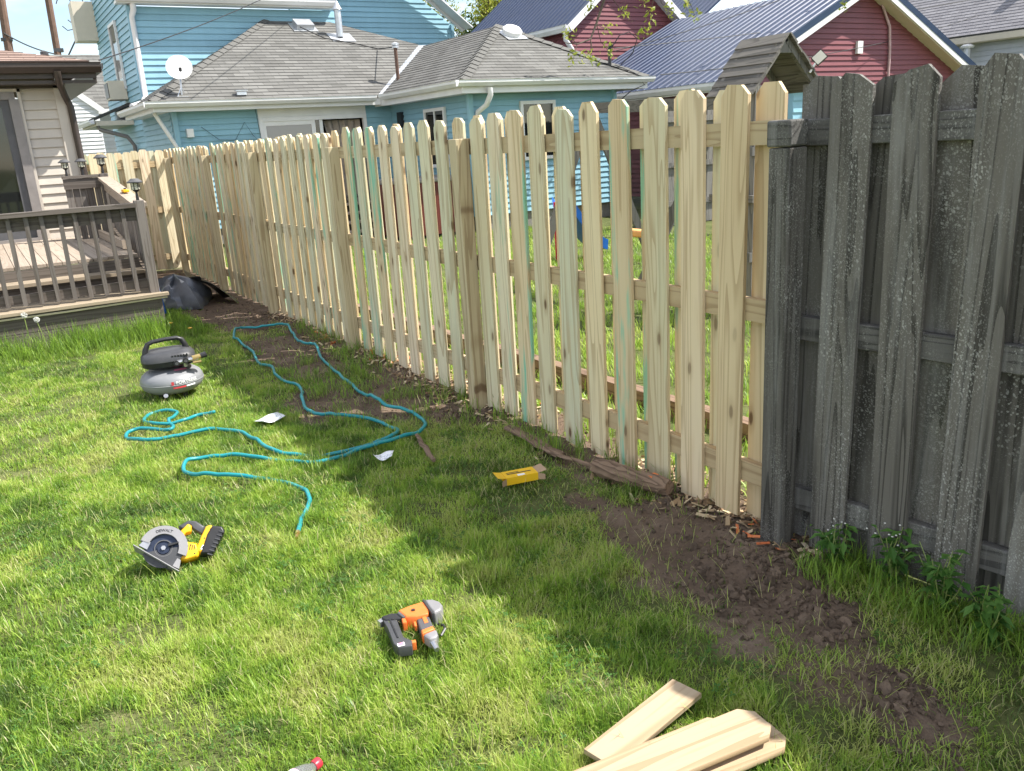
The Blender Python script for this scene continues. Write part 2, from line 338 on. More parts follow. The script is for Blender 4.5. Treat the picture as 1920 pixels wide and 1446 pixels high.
def grassmat():
    t = NT('lawn_grass_blades')
    b = t.n('Attribute', attribute_name='bv', attribute_type='GEOMETRY'); sp = t.n('SeparateColor'); t.L(b.outputs['Color'], sp.inputs[0])
    col = t.ramp(sp.outputs[0], [(0.0, (.070, .160, .028)), (.28, (.175, .345, .036)), (.55, (.335, .535, .056)), (.78, (.50, .63, .12)), (.90, (.54, .53, .23)), (1.0, (.57, .50, .29))])
    col = t.mix(sp.outputs[1], t.mix(.45, col, (.25, .23, .10)), col)      # paler sheath at the base of each blade
    tl = t.n('BsdfTranslucent'); t.L(col, tl.inputs[0]); mx = t.n('MixShader'); mx.inputs[0].default_value = .48; t.fin(col, .42, 0, .4)
    t.L(t.p.outputs[0], mx.inputs[1]); t.L(tl.outputs[0], mx.inputs[2]); t.L(mx.outputs[0], t.out.inputs[0]); return t.m
M['grass'] = grassmat()
def soilmat(name, col):
    t = NT(name); c = t.n('NewGeometry').outputs['Position']; n = t.noise(c, 60.0, 5, .7); a = t.n('Attribute', attribute_name='tint', attribute_type='INSTANCER').outputs['Fac']
    t.bump(n, .9, .006); k = t.math('ADD', t.math('MULTIPLY', n, .5), t.math('MULTIPLY', a, .5))
    return t.fin(t.ramp(k, [(.25, tuple(x*.55 for x in col)), (.55, col), (.85, tuple(x*1.35 for x in col))]), .95, 0, .15)
M['soil'] = soilmat('turned_soil', (.138, .101, .074))
def chipmat():
    t = NT('wood_chips'); a = t.n('Attribute', attribute_name='tint', attribute_type='INSTANCER').outputs['Fac']
    return t.fin(t.ramp(a, [(0, (.16, .10, .06)), (.4, (.34, .24, .14)), (.75, (.58, .47, .31)), (.86, (.60, .50, .36)), (.90, (.50, .13, .045)), (1, (.55, .19, .08))]), .85, 0, .2)
M['chip'] = chipmat()
def papermat():
    t = NT('printed_paper'); c = t.coord(); q = t.noise(t.scale(c, (60, 160, 1)), 1.0, 2); m = t.noise(c, 14.0, 2)
    k = t.math('MULTIPLY', t.step(q, .52, .6), t.step(m, .4, .5)); return t.fin(t.mix(t.math('MULTIPLY', k, .8), (.78, .79, .82), (.20, .22, .30)), .7, 0, .3)
M['paper'] = papermat()
def groundmat():
    t = NT('yard_ground'); P = t.n('NewGeometry').outputs['Position']; d = t.n('Attribute', attribute_name='dirt', attribute_type='GEOMETRY').outputs['Fac']
    n = t.noise(P, 34.0, 5, .65); b = t.noise(P, 3.0, 4); f = t.noise(P, 150.0, 3)
    k = t.math('ADD', t.math('MULTIPLY', n, .50), t.math('MULTIPLY', t.math('ADD', t.math('MULTIPLY', t.math('SUBTRACT', b, .5), 1.7), .5), .50))
    soil = t.ramp(k, [(.3, (.084, .059, .042)), (.55, (.148, .107, .078)), (.75, (.222, .170, .128))])
    turf = t.ramp(k, [(.3, (.060, .075, .024)), (.55, (.105, .120, .042)), (.75, (.17, .165, .075))])
    t.bump(t.math('ADD', n, t.math('MULTIPLY', f, .4)), .9, .012)
    return t.fin(t.mix(t.step(d, .15, .6), turf, soil), .95, 0, .15)
M['ground'] = groundmat()

# ------------------------------------------------------------------ ground
DIRT = [ # polygons on the ground where the soil is bare
 [(2.15, 2.95), (2.56, 2.62), (2.62, 2.1), (2.45, 1.72), (2.27, 1.46), (1.98, 1.42), (1.92, 1.70), (2.0, 2.09), (1.93, 2.45)],
 [(1.93, 1.60), (2.20, 1.36), (2.10, .95), (1.90, .98), (1.86, 1.40)],
 [(1.58, 5.80), (2.12, 5.62), (2.66, 5.35), (2.66, 4.15), (2.22, 4.25), (1.85, 4.80), (1.48, 4.95)],
 [(1.80, 7.70), (2.34, 7.60), (2.34, 6.3), (1.95, 5.80), (1.70, 6.5)],
 [(1.72, 9.95), (2.40, 9.98), (2.40, 8.60), (2.02, 7.95), (1.68, 8.6)],
 [(2.36, 9.2), (2.75, 9.2), (2.75, 4.0), (2.30, 4.2)],
 [(2.38, 4.2), (2.75, 4.2), (2.75, 1.9), (2.44, 1.9)],
 [(1.6, 14.2), (2.9, 14.2), (2.6, 9.0), (2.1, 9.0), (1.5, 11.5)]]
def polydist(px, py, poly):
    px = np.asarray(px); best = np.full(px.shape, 1e9); inside = np.zeros(px.shape, bool); k = len(poly)
    for i in range(k):
        x1, y1 = poly[i]; x2, y2 = poly[(i+1) % k]; dx, dy = x2-x1, y2-y1
        t = np.clip(((px-x1)*dx+(py-y1)*dy)/(dx*dx+dy*dy+1e-12), 0, 1); best = np.minimum(best, np.hypot(px-x1-t*dx, py-y1-t*dy))
        c = ((y1 > py) != (y2 > py)) & (px < (x2-x1)*(py-y1)/((y2-y1) if y2 != y1 else 1e-9)+x1); inside ^= c
    return np.where(inside, best, -best)
def dirt(px, py):
    d = np.full(np.shape(px), -9.0)
    for p in DIRT: d = np.maximum(d, polydist(px, py, p))
    n = fbm(np.asarray(px)*5.0, np.asarray(py)*5.0, 3)-.5
    n2 = fbm(np.asarray(px)*1.7, np.asarray(py)*1.7, 9)-.5
    return np.clip((d+n*.34+n2*.25)/.16+.55, 0, 1)
def gz(px, py, dm=None):
    px = np.asarray(px, float); py = np.asarray(py, float)
    if dm is None: dm = dirt(px, py)
    near = np.exp(-((px-1.0)**2+(py-4)**2)/120.0)
    z = (fbm(px*.9, py*.9, 21, 3)-.5)*.045*near + (fbm(px*5, py*5, 31, 3)-.5)*.016*near
    return z + dm*((fbm(px*6, py*6, 5, 5)-.42)*.060+(fbm(px*17, py*15, 8, 5)-.5)*.024)*near
def axis(fine0, fine1, st, outs_lo, outs_hi): return np.array(sorted(outs_lo)+list(np.arange(fine0, fine1+1e-6, st))+sorted(outs_hi))
gx = axis(-2.0, 3.1, .029, [-900, -200, -60, -20, -8, -4, -2.6, -2.2], [3.3, 3.6, 4, 4.6, 5.4, 6.4, 7.6, 9, 11, 14, 18, 26, 45, 90, 250, 900])
gy = axis(.1, 10.0, .033, [-900, -200, -50, -15, -5, -2, -.5, -.1], [10.2, 10.6, 11.2, 12, 13, 14.5, 16, 18, 22, 30, 45, 80, 200, 600, 1500])
GX, GY = np.meshgrid(gx, gy); DM = dirt(GX, GY); GZ = gz(GX, GY, DM)
ny_, nx_ = GX.shape
vv = np.stack([GX.ravel(), GY.ravel(), GZ.ravel()], 1)
ii = np.arange(nx_*ny_).reshape(ny_, nx_)
ff = np.stack([ii[:-1, :-1].ravel(), ii[:-1, 1:].ravel(), ii[1:, 1:].ravel(), ii[1:, :-1].ravel()], 1)
gm = bpy.data.meshes.new('ground'); gm.from_pydata(vv.tolist(), [], ff.tolist()); gm.materials.append(M['ground'])
at = gm.attributes.new('dirt', 'FLOAT', 'POINT'); at.data.foreach_set('value', DM.ravel().astype(np.float32))
gm.polygons.foreach_set('use_smooth', np.ones(len(gm.polygons), bool)); gm.update()
ground = link('ground', gm); ground['kind'] = 'structure'; ground['label'] = 'lawn and bare soil of the back yards'

# ------------------------------------------------------------------ new fence
def picket_mesh(w, hgt, th, ear, name, mat, wob=0.0):
    """dog-eared board in local coordinates: width along Y, length along Z, thickness along X"""
    h = w/2; e = ear
    pl = [(-h, 0), (h, 0), (h, hgt-e*1.1), (h-e, hgt), (-h+e, hgt), (-h, hgt-e*1.1)]
    if wob: pl = [(p[0]+random.uniform(-wob, wob), p[1]+(random.uniform(-wob, wob)*2 if p[1] > 0 else random.uniform(0, wob*3))) for p in pl]
    mb = MB(); mb.prism(pl, -th/2, th/2, lambda u, v, d: (d, u, v)); return mb.mesh(name, mat)
PK = [picket_mesh(.134, 1.775, .0165, .033, 'picket', M['picket'], .004) for _ in range(9)]
def put(name, me, parent, loc, rot=(0, 0, 0), sc=(1, 1, 1)):
    o = bpy.data.objects.new(name, me); COL.objects.link(o); o.parent = parent; o.location = loc; o.rotation_euler = rot; o.scale = sc; return o
NF = thing('picket_fence', 'long new pale timber shadowbox fence with dog-eared pickets and green stains', 'fence', (2.55, 2.3, 0))
def nf(name, me, x, y, z, rot=(0, 0, 0), sc=(1, 1, 1)): return put(name, me, NF, (x-2.55, y-2.3, z), rot, sc)
front = [2.41, 2.635, 2.865, 3.09, 3.32, 3.555, 3.785, 4.0, 4.20, 4.405]
POSTS = [4.547, 6.68, 8.95, 11.05, 13.30]
y = 4.858
while y < 13.75:
    if min(abs(y-p) for p in POSTS) > .10: front.append(y)
    y += .2265
rr = lambda a: random.uniform(-a, a)
for y in front:
    s = 1.0+rr(.006); nf('picket', random.choice(PK), 2.5435, y+rr(.006), .022+rr(.012), (rr(.010)+.003, rr(.006), rr(.02)), (1, 1+rr(.02), s))
fy = sorted(front+[p_+.06 for p_ in POSTS])
for a_, b_ in zip([2.19]+fy[:-1], fy):
    if b_-a_ < .15: continue
    nf('picket', random.choice(PK), 2.602, (a_+b_)/2-.014+rr(.004), .02+rr(.01), (rr(.005), rr(.003), rr(.008)), (1, 1, 1+rr(.006)))
ends = [2.215, 4.547, 6.68, 8.95, 11.05, 13.30, 13.84]
for a, b in zip(ends[:-1], ends[1:]):
    for zc, hh in ((1.628, .088), (.935, .09), (.235, .09)):
        dz0, dz1 = rr(.008), rr(.008)
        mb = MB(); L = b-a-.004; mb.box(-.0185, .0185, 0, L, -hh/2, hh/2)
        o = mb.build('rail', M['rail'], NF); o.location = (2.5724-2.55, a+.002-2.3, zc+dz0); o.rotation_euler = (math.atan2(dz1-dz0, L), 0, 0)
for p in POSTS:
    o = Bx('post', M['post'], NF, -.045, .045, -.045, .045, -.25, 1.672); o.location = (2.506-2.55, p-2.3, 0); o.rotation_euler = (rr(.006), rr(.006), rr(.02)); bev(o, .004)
RF = thing('return_fence', 'short new pale timber fence closing the corner beside the tan house', 'fence', (2.5, 13.87, 0))
x = 2.50; i = 0
while x > 1.20:
    put('picket', random.choice(PK), RF, (x-2.5, -.028, .02+rr(.01)), (0, rr(.006), math.pi/2), (1, 1, 1+rr(.006)))
    put('picket', random.choice(PK), RF, (x-.113-2.5, .030, .02+rr(.01)), (0, rr(.006), math.pi/2), (1, 1, 1)); x -= .2275
for zc in (1.60, .93, .22):
    o = Bx('rail', M['railx'], RF, -1.35, .02, -.018, .018, -.045, .045); o.location = (0, 0, zc)
o = Bx('post', M['post'], RF, -1.20, -1.11, -.10, -.012, -.25, 1.66)

# ------------------------------------------------------------------ old fence
OF = thing('weathered_fence', 'weathered dark grey board fence spotted with pale lichen', 'fence', (2.585, 2.10, 0), rz=math.atan2(.125, 1.0))
OK_ = [picket_mesh(.142, 1.79, .019, .042, 'picket', M['old'], .006) for _ in range(4)]
yy = -.172; k = 0
while yy > -3.6:
    put('picket', OK_[k % 4], OF, (-.0295, yy, .015+rr(.012)), (rr(.010), rr(.006), rr(.02)), (1, 1, 1+rr(.006)))
    put('picket', OK_[(k+2) % 4], OF, (.030, yy+.121, .0+rr(.012)), (rr(.006), rr(.004), rr(.02)), (1, 1.30, 1.002+rr(.005))); yy -= .2415; k += 1
put('picket', OK_[1], OF, (.034, .040, .01), (0, 0, 0), (1, 1.1, .915))  # extra short board behind the post, added to block sun through the fence joint
for zc in (1.615, .90, .20):
    mb = MB(); mb.box(-.019, .019, -3.7, .068, -.046, .046); o = mb.build('rail', M['old_rail'], OF); o.location = (0, 0, zc); o.rotation_euler = (rr(.004), 0, 0); bev(o, .004)
o = Bx('post', M['old'], OF, -.050, .050, -.046, .046, -.25, 1.57); o.location = (-.075, .022, 0); o.rotation_euler = (0, -.006, -.05); bev(o, .006)
o = Bx('post_cap', M['old_rail'], OF, -.053, .053, -.049, .052, 1.573, 1.665); o.location = (-.079, .022, 0); o.rotation_euler = (0, -.006, -.05); bev(o, .008)

# ------------------------------------------------------------------ house building kit
def boards(parent, O, U, poly, expo, mat, z0=None, name='siding_board', lap=.024):
    """clapboard courses on a vertical wall; O origin, U horizontal unit vector (left to right seen from outside), poly in (u, z); each course one object"""
    O = Vector(O); U = Vector(U); N = U.cross(Vector((0, 0, 1)))
    zs = [p[1] for p in poly]; z = min(zs) if z0 is None else z0
    while z < max(zs)-.01:
        c = clip(poly, 1, z, z+expo)
        if len(c) > 2:
            lo = [p for p in c if p[1] < z+expo*.5]; hi = [p for p in c if p[1] >= z+expo*.5]
            if lo and hi:
                zb = min(p[1] for p in c); zt = max(p[1] for p in c); bl, br = min(p[0] for p in lo), max(p[0] for p in lo); tl, tr = min(p[0] for p in hi), max(p[0] for p in hi)
                f = lambda u, zz, d: O+U*u+N*d+Vector((0, 0, zz))
                mb = MB(); mb.v = [tuple(f(bl, zb, lap+.004)), tuple(f(br, zb, lap+.004)), tuple(f(tr, zt, .004)), tuple(f(tl, zt, .004)), tuple(f(bl, zb, .001)), tuple(f(br, zb, .001)), tuple(f(tr, zt, .0)), tuple(f(tl, zt, .0))]
                mb.f = [(0, 1, 2, 3), (4, 5, 1, 0), (5, 6, 2, 1), (7, 4, 0, 3), (6, 7, 3, 2)]
                mb.build(name, mat, parent)
        z += expo
def wall(parent, O, U, poly, expo, mat, thick=.1, rects=None, name='wall'):
    """backing slab plus its courses as sub-parts"""
    O = Vector(O); U = Vector(U); N = U.cross(Vector((0, 0, 1)))
    mb = MB()
    for pl in (rects or [poly]): mb.prism(pl, -thick, 0, lambda u, v, d: O+U*u+N*d+Vector((0, 0, v)))
    w = mb.build(name, mat, parent)
    for pl in (rects or [poly]): boards(w, O, U, pl, expo, mat, z0=min(p[1] for p in poly))
    return w
def roofcourses(parent, pts, mat, eave_dir, row=.14, name='roof', th=.05):
    """coplanar roof face; pts 3D counter-clockwise seen from above; eave_dir unit vector along the eave; courses are sub-parts"""
    P = [Vector(p) for p in pts]; E = Vector(eave_dir).normalized(); N = (P[1]-P[0]).cross(P[2]-P[0]).normalized()
    if N.z < 0: N = -N
    Uv = N.cross(E).normalized()
    if Uv.z < 0: Uv = -Uv
    O = min(P, key=lambda p: p.z); loc = [((p-O).dot(E), (p-O).dot(Uv)) for p in P]
    g = lambda u, v, d: O+E*u+Uv*v+N*d
    deckm = MB().prism(loc if True else loc, -th, -.006, lambda u, v, d: g(u, v, d)).build(name, mat, parent)
    vmax = max(p[1] for p in loc); v = min(p[1] for p in loc); k = 0
    while v < vmax-.01:
        c = clip(loc, 1, v, v+row)
        if len(c) > 2:
            mb = MB(); q = len(c)
            for (u, w) in c: mb.v.append(tuple(g(u, w, .009*(1-(w-v)/row)+.001)))
            for (u, w) in c: mb.v.append(tuple(g(u, w, -.004)))
            mb.f.append(tuple(range(q)))
            for i_ in range(q): mb.f.append((i_, (i_+1) % q, (i_+1) % q+q, i_+q))
            for i_, (u, w) in enumerate(c): mb.uv[i_] = (u, v+min(row*.999, max(.001*row, w-v)) if True else w); mb.uv[i_+q] = (u, w)
            mb.build('shingle_course', mat, deckm)
        v += row; k += 1
    return deckm
def metal(parent, pts, mat, eave_dir, pitch=.229, panel=.915, name='roof', rib=.02):
    P = [Vector(p) for p in pts]; E = Vector(eave_dir).normalized(); N = (P[1]-P[0]).cross(P[2]-P[0]).normalized()
    if N.z < 0: N = -N
    Uv = N.cross(E).normalized()
    if Uv.z < 0: Uv = -Uv
    O = min(P, key=lambda p: p.z); loc = [((p-O).dot(E), (p-O).dot(Uv)) for p in P]; g = lambda u, v, d: O+E*u+Uv*v+N*d
    rf = MB().prism(loc, -.05, -.004, g).build(name, mat, parent)
    u0 = min(p[0] for p in loc); u1 = max(p[0] for p in loc); u = u0
    while u < u1-.02:
        c = clip(loc, 0, u, min(u+panel, u1))
        mb = MB()
        if len(c) > 2: mb.poly([g(a, b, 0) for a, b in c])
        r = u+.06
        while r < min(u+panel, u1)-.05:
            cc = clip(loc, 0, r, r+.004)
            if len(cc) > 2:
                va = min(p[1] for p in cc); vb = max(p[1] for p in cc)
                mb.quad(g(r-.028, va, 0), g(r-.012, va, rib), g(r-.012, vb, rib), g(r-.028, vb, 0)).quad(g(r-.012, va, rib), g(r+.012, va, rib), g(r+.012, vb, rib), g(r-.012, vb, rib)).quad(g(r+.012, va, rib), g(r+.028, va, 0), g(r+.028, vb, 0), g(r+.012, vb, rib)).quad(g(r-.028, va, 0), g(r+.028, va, 0), g(r+.012, va, rib), g(r-.012, va, rib))
            r += pitch
        mb.build('roof_panel', mat, rf); u += panel
    return rf
def gutter(parent, a, b, out, hgt=.11, dep=.11, mat=None, name='gutter'):
    """open K-shaped gutter from a to b (top back edge), opening upwards; out: outward unit vector"""
    a = Vector(a); b = Vector(b); o = Vector(out); mb = MB()
    prof = [(0, 0), (0, -hgt), (dep*.6, -hgt), (dep, -hgt*.45), (dep, -.008), (dep+.012, 0), (dep-.012, -.002), (dep-.012, -hgt*.45), (dep*.58, -hgt+.012), (.01, -hgt+.012), (.01, 0)]
    n = len(prof)
    for p in (a, b): mb.v += [tuple(p+o*q[0]+Vector((0, 0, q[1]))) for q in prof]
    for i_ in range(n): j = (i_+1) % n; mb.f.append((i_, j, j+n, i_+n))
    mb.f.append(tuple(range(n))); mb.f.append(tuple(range(2*n-1, n-1, -1)))
    return mb.build(name, mat or M['gutter'], parent)
def window(parent, O, U, u0, u1, z0, z1, fr=.06, mull=True, gl=None, trim=None, name='window'):
    O = Vector(O); U = Vector(U); N = U.cross(Vector((0, 0, 1))); X = Matrix(((U.x, N.x, 0, O.x), (U.y, N.y, 0, O.y), (0, 0, 1, 0), (0, 0, 0, 1)))
    t = trim or M['gutter']; mb = MB()
    mb.box(u0-fr, u0, 0, .05, z0-fr, z1+fr, X).box(u1, u1+fr, 0, .05, z0-fr, z1+fr, X).box(u0, u1, 0, .048, z1, z1+fr, X).box(u0, u1, 0, .055, z0-fr, z0, X)
    w = mb.build(name, t, parent)
    um = (u0+u1)/2
    if mull:
        MB().box(um-.02, um+.02, .012, .042, z0, z1, X).build('mullion', t, w)
        MB().box(u0, um-.02, .008, .022, z0, z1, X).build('pane', gl or M['glass'], w); MB().box(um+.02, u1, .008, .022, z0, z1, X).build('pane', gl or M['glass'], w)
    else: MB().box(u0, u1, .008, .022, z0, z1, X).build('pane', gl or M['glass'], w)
    return w
EX = Vector((1, 0, 0)); EY = Vector((0, 1, 0))

# ------------------------------------------------------------------ blue house
BH = thing('blue_house', 'light blue clapboard house with grey shingle hip roofs beyond the new fence', 'house', (7.85, 13.75, 0))
class At:  # parent wrapper: children given in world coordinates
    pass
def world_child(o, root): o.matrix_parent_inverse = root.matrix_world.inverted()
def fix(root):
    bpy.context.view_layer.update()
    inv = root.matrix_world.inverted()
    for c in root.children: c.matrix_parent_inverse = inv
EXP = .102
# low wing
wall(BH, (7.85, 13.75, 0), (1, 0, 0), [(0, .30), (3.25, .30), (3.25, 2.48), (0, 2.48)], EXP, M['blue'])
wall(BH, (7.85, 17.1, 0), (0, -1, 0), [(0, .30), (3.35, .30), (3.35, 2.48), (0, 2.48)], EXP, M['blue'])
MB().box(7.87, 11.08, 13.78, 17.0, -.2, .305).build('foundation', M['concrete'], BH)
# middle body with the sliding door (opening u 1.62..3.82)
wall(BH, (3.40, 17.1, 0), (1, 0, 0), [(0, .30), (4.45, .30), (4.45, 2.62), (0, 2.62)], EXP, M['blue'], rects=[[(0, .30), (1.60, .30), (1.60, 2.62), (0, 2.62)], [(3.84, .30), (4.45, .30), (4.45, 2.62), (3.84, 2.62)]])
wall(BH, (3.40, 20.0, 0), (0, -1, 0), [(0, .30), (2.9, .30), (2.9, 2.55), (0, 2.55)], EXP, M['blue'])
MB().box(3.42, 7.84, 17.12, 19.9, -.2, .305).build('foundation', M['concrete'], BH)
sd = MB().box(5.0, 7.24, 17.05, 17.12, 2.32, 2.60).box(5.0, 5.07, 17.04, 17.12, .32, 2.32).box(7.17, 7.24, 17.04, 17.12, .32, 2.32).box(5.07, 7.17, 17.035, 17.12, 2.24, 2.318).box(5.07, 7.17, 17.03, 17.12, .32, .40).build('sliding_door', M['gutter'], BH)
MB().box(5.07, 5.13, 17.06, 17.10, .40, 2.24).box(6.05, 6.13, 17.058, 17.10, .40, 2.24).box(5.13, 6.05, 17.06, 17.10, 2.16, 2.24).build('door_leaf', M['whitepl'], sd)
MB().box(5.13, 6.05, 17.075, 17.085, .40, 2.16).build('pane', M['glass2'], sd)
MB().box(6.13, 6.22, 17.075, 17.085, .40, 2.24).build('pane', M['glass'], sd)
MB().box(6.22, 6.29, 17.062, 17.10, .40, 2.24).build('door_leaf', M['whitepl'], sd)
MB().box(4.9, 7.3, 18.3, 18.35, .3, 2.6).box(4.9, 4.95, 17.14, 18.3, .3, 2.6).box(7.25, 7.3, 17.14, 18.3, .3, 2.6).box(4.95, 7.25, 17.14, 18.3, 2.58, 2.62).build('room', M['dark'], sd)
mb = MB(); n = 16
for i_ in range(n):
    u0, u1 = 6.72+.44*i_/n, 6.72+.44*(i_+1)/n; d0, d1 = .03*math.sin(i_*1.9), .03*math.sin((i_+1)*1.9); s0, s1 = -.35*(1-i_/n), -.35*(1-(i_+1)/n)
    mb.quad((u0-s0*.0, 17.25+d0, .5), (u1, 17.25+d1, .5), (u1+s1, 17.25+d1, 2.22), (u0+s0, 17.25+d0, 2.22))
mb.build('curtain', M['curtain'], sd)
# two-storey block
wall(BH, (3.50, 20.0, 0), (1, 0, 0), [(0, 2.2), (4.5, 2.2), (4.5, 4.72), (0, 4.72)], .125, M['blue'])
wall(BH, (3.50, 25.0, 0), (0, -1, 0), [(0, .3), (5.0, .3), (5.0, 5.2), (2.6, 7.2), (0, 5.4)], .125, M['blue'])
wall(BH, (7.6, 22.0, 0), (1, 0, 0), [(0, 2.4), (4.55, 2.4), (4.55, 4.72), (2.0, 6.6), (0, 6.6)], .125, M['blue'])
for (x0, y0, z0, z1, w) in ((3.40, 17.0, .3, 2.5, .09), (7.78, 13.665, .3, 2.48, .09), (11.06, 13.66, .3, 2.48, .07), (12.09, 21.92, 2.4, 4.75, .08), (3.44, 19.92, 2.3, 4.72, .09)):
    MB().box(x0, x0+w, y0, y0+.085, z0, z1).build('corner_board', M['blue'], BH)
# roofs
zE = 2.64
mR = .56
roofcourses(BH, [(3.0, 16.7, zE), (7.45, 16.7, zE), (9.55, 18.86, zE+mR*2.16), (7.75, 20.0, zE+mR*3.3), (6.3, 20.0, zE+mR*3.3)], M['shingle'], (1, 0, 0), row=.14)
roofcourses(BH, [(3.0, 20.0, zE), (3.0, 16.7, zE), (6.3, 20.0, zE+mR*3.3)], M['shingle'], (0, -1, 0), row=.14)
zp = zE+mR*2.1
roofcourses(BH, [(7.45, 13.3, zE), (11.65, 13.3, zE), (9.55, 15.42, zp)], M['shingle'], (1, 0, 0), row=.125)
roofcourses(BH, [(7.45, 16.7, zE), (7.45, 13.3, zE), (9.55, 15.42, zp), (9.55, 18.8, zp)], M['shingle'], (0, -1, 0), row=.125)
roofcourses(BH, [(11.65, 13.3, zE), (11.65, 18.8, zE), (9.55, 18.8, zp), (9.55, 15.42, zp)], M['shingle'], (0, 1, 0), row=.125)
mb = MB(); mb.quad((7.75, 20, zE+mR*3.3+.01), (9.55, 18.86, zp+.04), (11.4, 20.5, zE+.5), (9.0, 22.0, zE+mR*3.3)); mb.build('roof', M['shingle'], BH)
# flashing in the valley and hip caps
fl = MB(); fl.quad((7.40, 16.70, zE+.012), (7.58, 16.62, zE+.012), (9.62, 18.72, zp+.03), (9.46, 18.86, zp+.03)); fl.build('valley_flashing', M['galv'], BH)
def hipcaps(a, b, n_, w=.13):
    a = Vector(a); b = Vector(b)
    for i_ in range(n_):
        p = a.lerp(b, i_/n_); q = a.lerp(b, (i_+1.15)/n_); Mx, L = bar(p, q, w, .02)
        mb = MB(); mb.v = [tuple(Mx @ Vector(v)) for v in ((-w, 0, -.03), (0, 0, .028), (w, 0, -.03), (-w, L, -.045), (0, L, .012), (w, L, -.045))]; mb.f = [(0, 1, 4, 3), (1, 2, 5, 4), (0, 2, 1)]; mb.uv = {0: (0, 0), 1: (.13, 0), 2: (.26, 0), 3: (0, .12), 4: (.13, .12), 5: (.26, .12)}
        mb.build('hip_cap', M['shingle'], BH)
hipcaps((7.45, 13.3, zE+.02), (9.55, 15.42, zp+.02), 16); hipcaps((3.0, 16.7, zE+.02), (6.3, 20.0, zE+mR*3.3+.02), 22, .11); hipcaps((11.65, 13.3, zE+.02), (9.55, 15.42, zp+.02), 16)
# fascia, soffit, gutters
MB().box(7.47, 11.63, 13.32, 13.35, 2.44, 2.615).box(7.47, 7.50, 13.352, 17.1, 2.44, 2.615).box(11.60, 11.63, 13.352, 17.0, 2.44, 2.615).build('fascia', M['gutter'], BH)
MB().box(7.50, 11.60, 13.352, 13.74, 2.45, 2.465).box(7.50, 7.84, 13.742, 17.0, 2.45, 2.465).build('soffit', M['gutter'], BH)
MB().box(3.05, 7.46, 16.74, 16.77, 2.47, 2.615).box(3.05, 3.08, 16.772, 19.9, 2.47, 2.615).build('fascia', M['gutter'], BH)
MB().box(3.08, 7.46, 16.772, 17.09, 2.48, 2.495).box(3.08, 3.39, 17.092, 19.9, 2.48, 2.495).build('soffit', M['gutter'], BH)
gutter(BH, (7.34, 13.30, zE+.015), (11.72, 13.30, zE+.015), (0, -1, 0), .105, .12); gutter(BH, (7.46, 13.31, zE+.012), (7.46, 16.58, zE+.012), (-1, 0, 0), .105, .12)
gutter(BH, (2.90, 16.72, zE+.012), (7.33, 16.72, zE+.012), (0, -1, 0), .105, .12); gutter(BH, (3.02, 16.73, zE+.008), (3.02, 19.9, zE+.008), (-1, 0, 0), .105, .12)
gutter(BH, (3.22, 19.74, 4.90), (7.9, 19.74, 4.90), (0, -1, 0), .13, .13)
MB().box(3.24, 7.9, 19.745, 20.02, 4.74, 4.79).build('soffit', M['gutter'], BH)
roofcourses(BH, [(3.2, 19.72, 4.91), (7.9, 19.72, 4.91), (7.9, 22.4, 6.9), (3.2, 22.4, 6.9)], M['shingle'], (1, 0, 0), row=.14)
def spout(parent, pts, r=.042, mat=None): return MB().tube(pts, r, 6).build('downspout', mat or M['gutter'], parent, True, 1.2)
spout(BH, [(7.98, 13.24, 2.52), (7.98, 13.24, 2.40), (7.96, 13.36, 2.24), (7.93, 13.62, 2.14), (7.93, 13.66, 2.05), (7.93, 13.66, .15)], .05)
spout(BH, [(3.56, 19.80, 4.80), (3.56, 19.82, 4.62), (3.52, 19.93, 4.50), (3.52, 19.93, 2.95), (3.40, 19.6, 2.80), (3.12, 19.3, 2.72)], .06)
MB().tube([(3.10, 16.98, 2.47), (3.72, 17.0, 1.20)], .035, 6).build('downspout', M['whitepl'], BH)
# gable rakes
rk = MB(); beam(rk, (12.42, 21.8, 4.62), (9.6, 21.8, 6.72), .06, .20); beam(rk, (12.42, 21.55, 4.60), (9.6, 21.55, 6.70), .50, .03); rk.build('rake_board', M['gutter'], BH)
rk = MB(); rk.box(3.0, 3.5, 24.6, 25.2, 4.6, 5.5); rk.build('eave_return', M['soffit'], BH)
# lower side eave with its downspout, far left
roofcourses(BH, [(2.65, 21.6, 2.62), (3.5, 21.6, 2.95), (3.5, 24.2, 2.95), (2.65, 24.2, 2.62)], M['shingle'], (0, 1, 0), row=.14)
gutter(BH, (2.65, 21.55, 2.60), (2.65, 24.2, 2.60), (-1, 0, 0), .1, .11); MB().box(2.68, 3.48, 21.62, 24.2, 2.46, 2.56).build('soffit', M['soffit'], BH)
spout(BH, [(2.72, 21.7, 2.5), (2.75, 21.7, 2.38), (3.3, 21.7, 2.2), (3.42, 21.7, 2.0), (3.42, 21.7, .2)], .045, M['grey_trim'])
# windows
window(BH, (7.85, 13.73, 0), (1, 0, 0), 1.09, 1.76, 1.30, 2.24)
window(BH, (7.83, 17.1, 0), (0, -1, 0), 1.66, 2.40, 1.25, 2.23)
window(BH, (3.48, 25.0, 0), (0, -1, 0), 2.45, 3.25, 3.30, 4.62, mull=False)
ac = MB().box(3.10, 3.47, 21.75, 22.35, 3.02, 3.42).build('air_conditioner', M['soffit'], BH); MB().box(3.085, 3.10, 21.80, 22.30, 3.06, 3.38).build('grille', M['dkgrey'], ac)
MB().box(3.62, 3.74, 16.98, 17.08, 2.02, 2.17).build('alarm_box', M['whitepl'], BH)
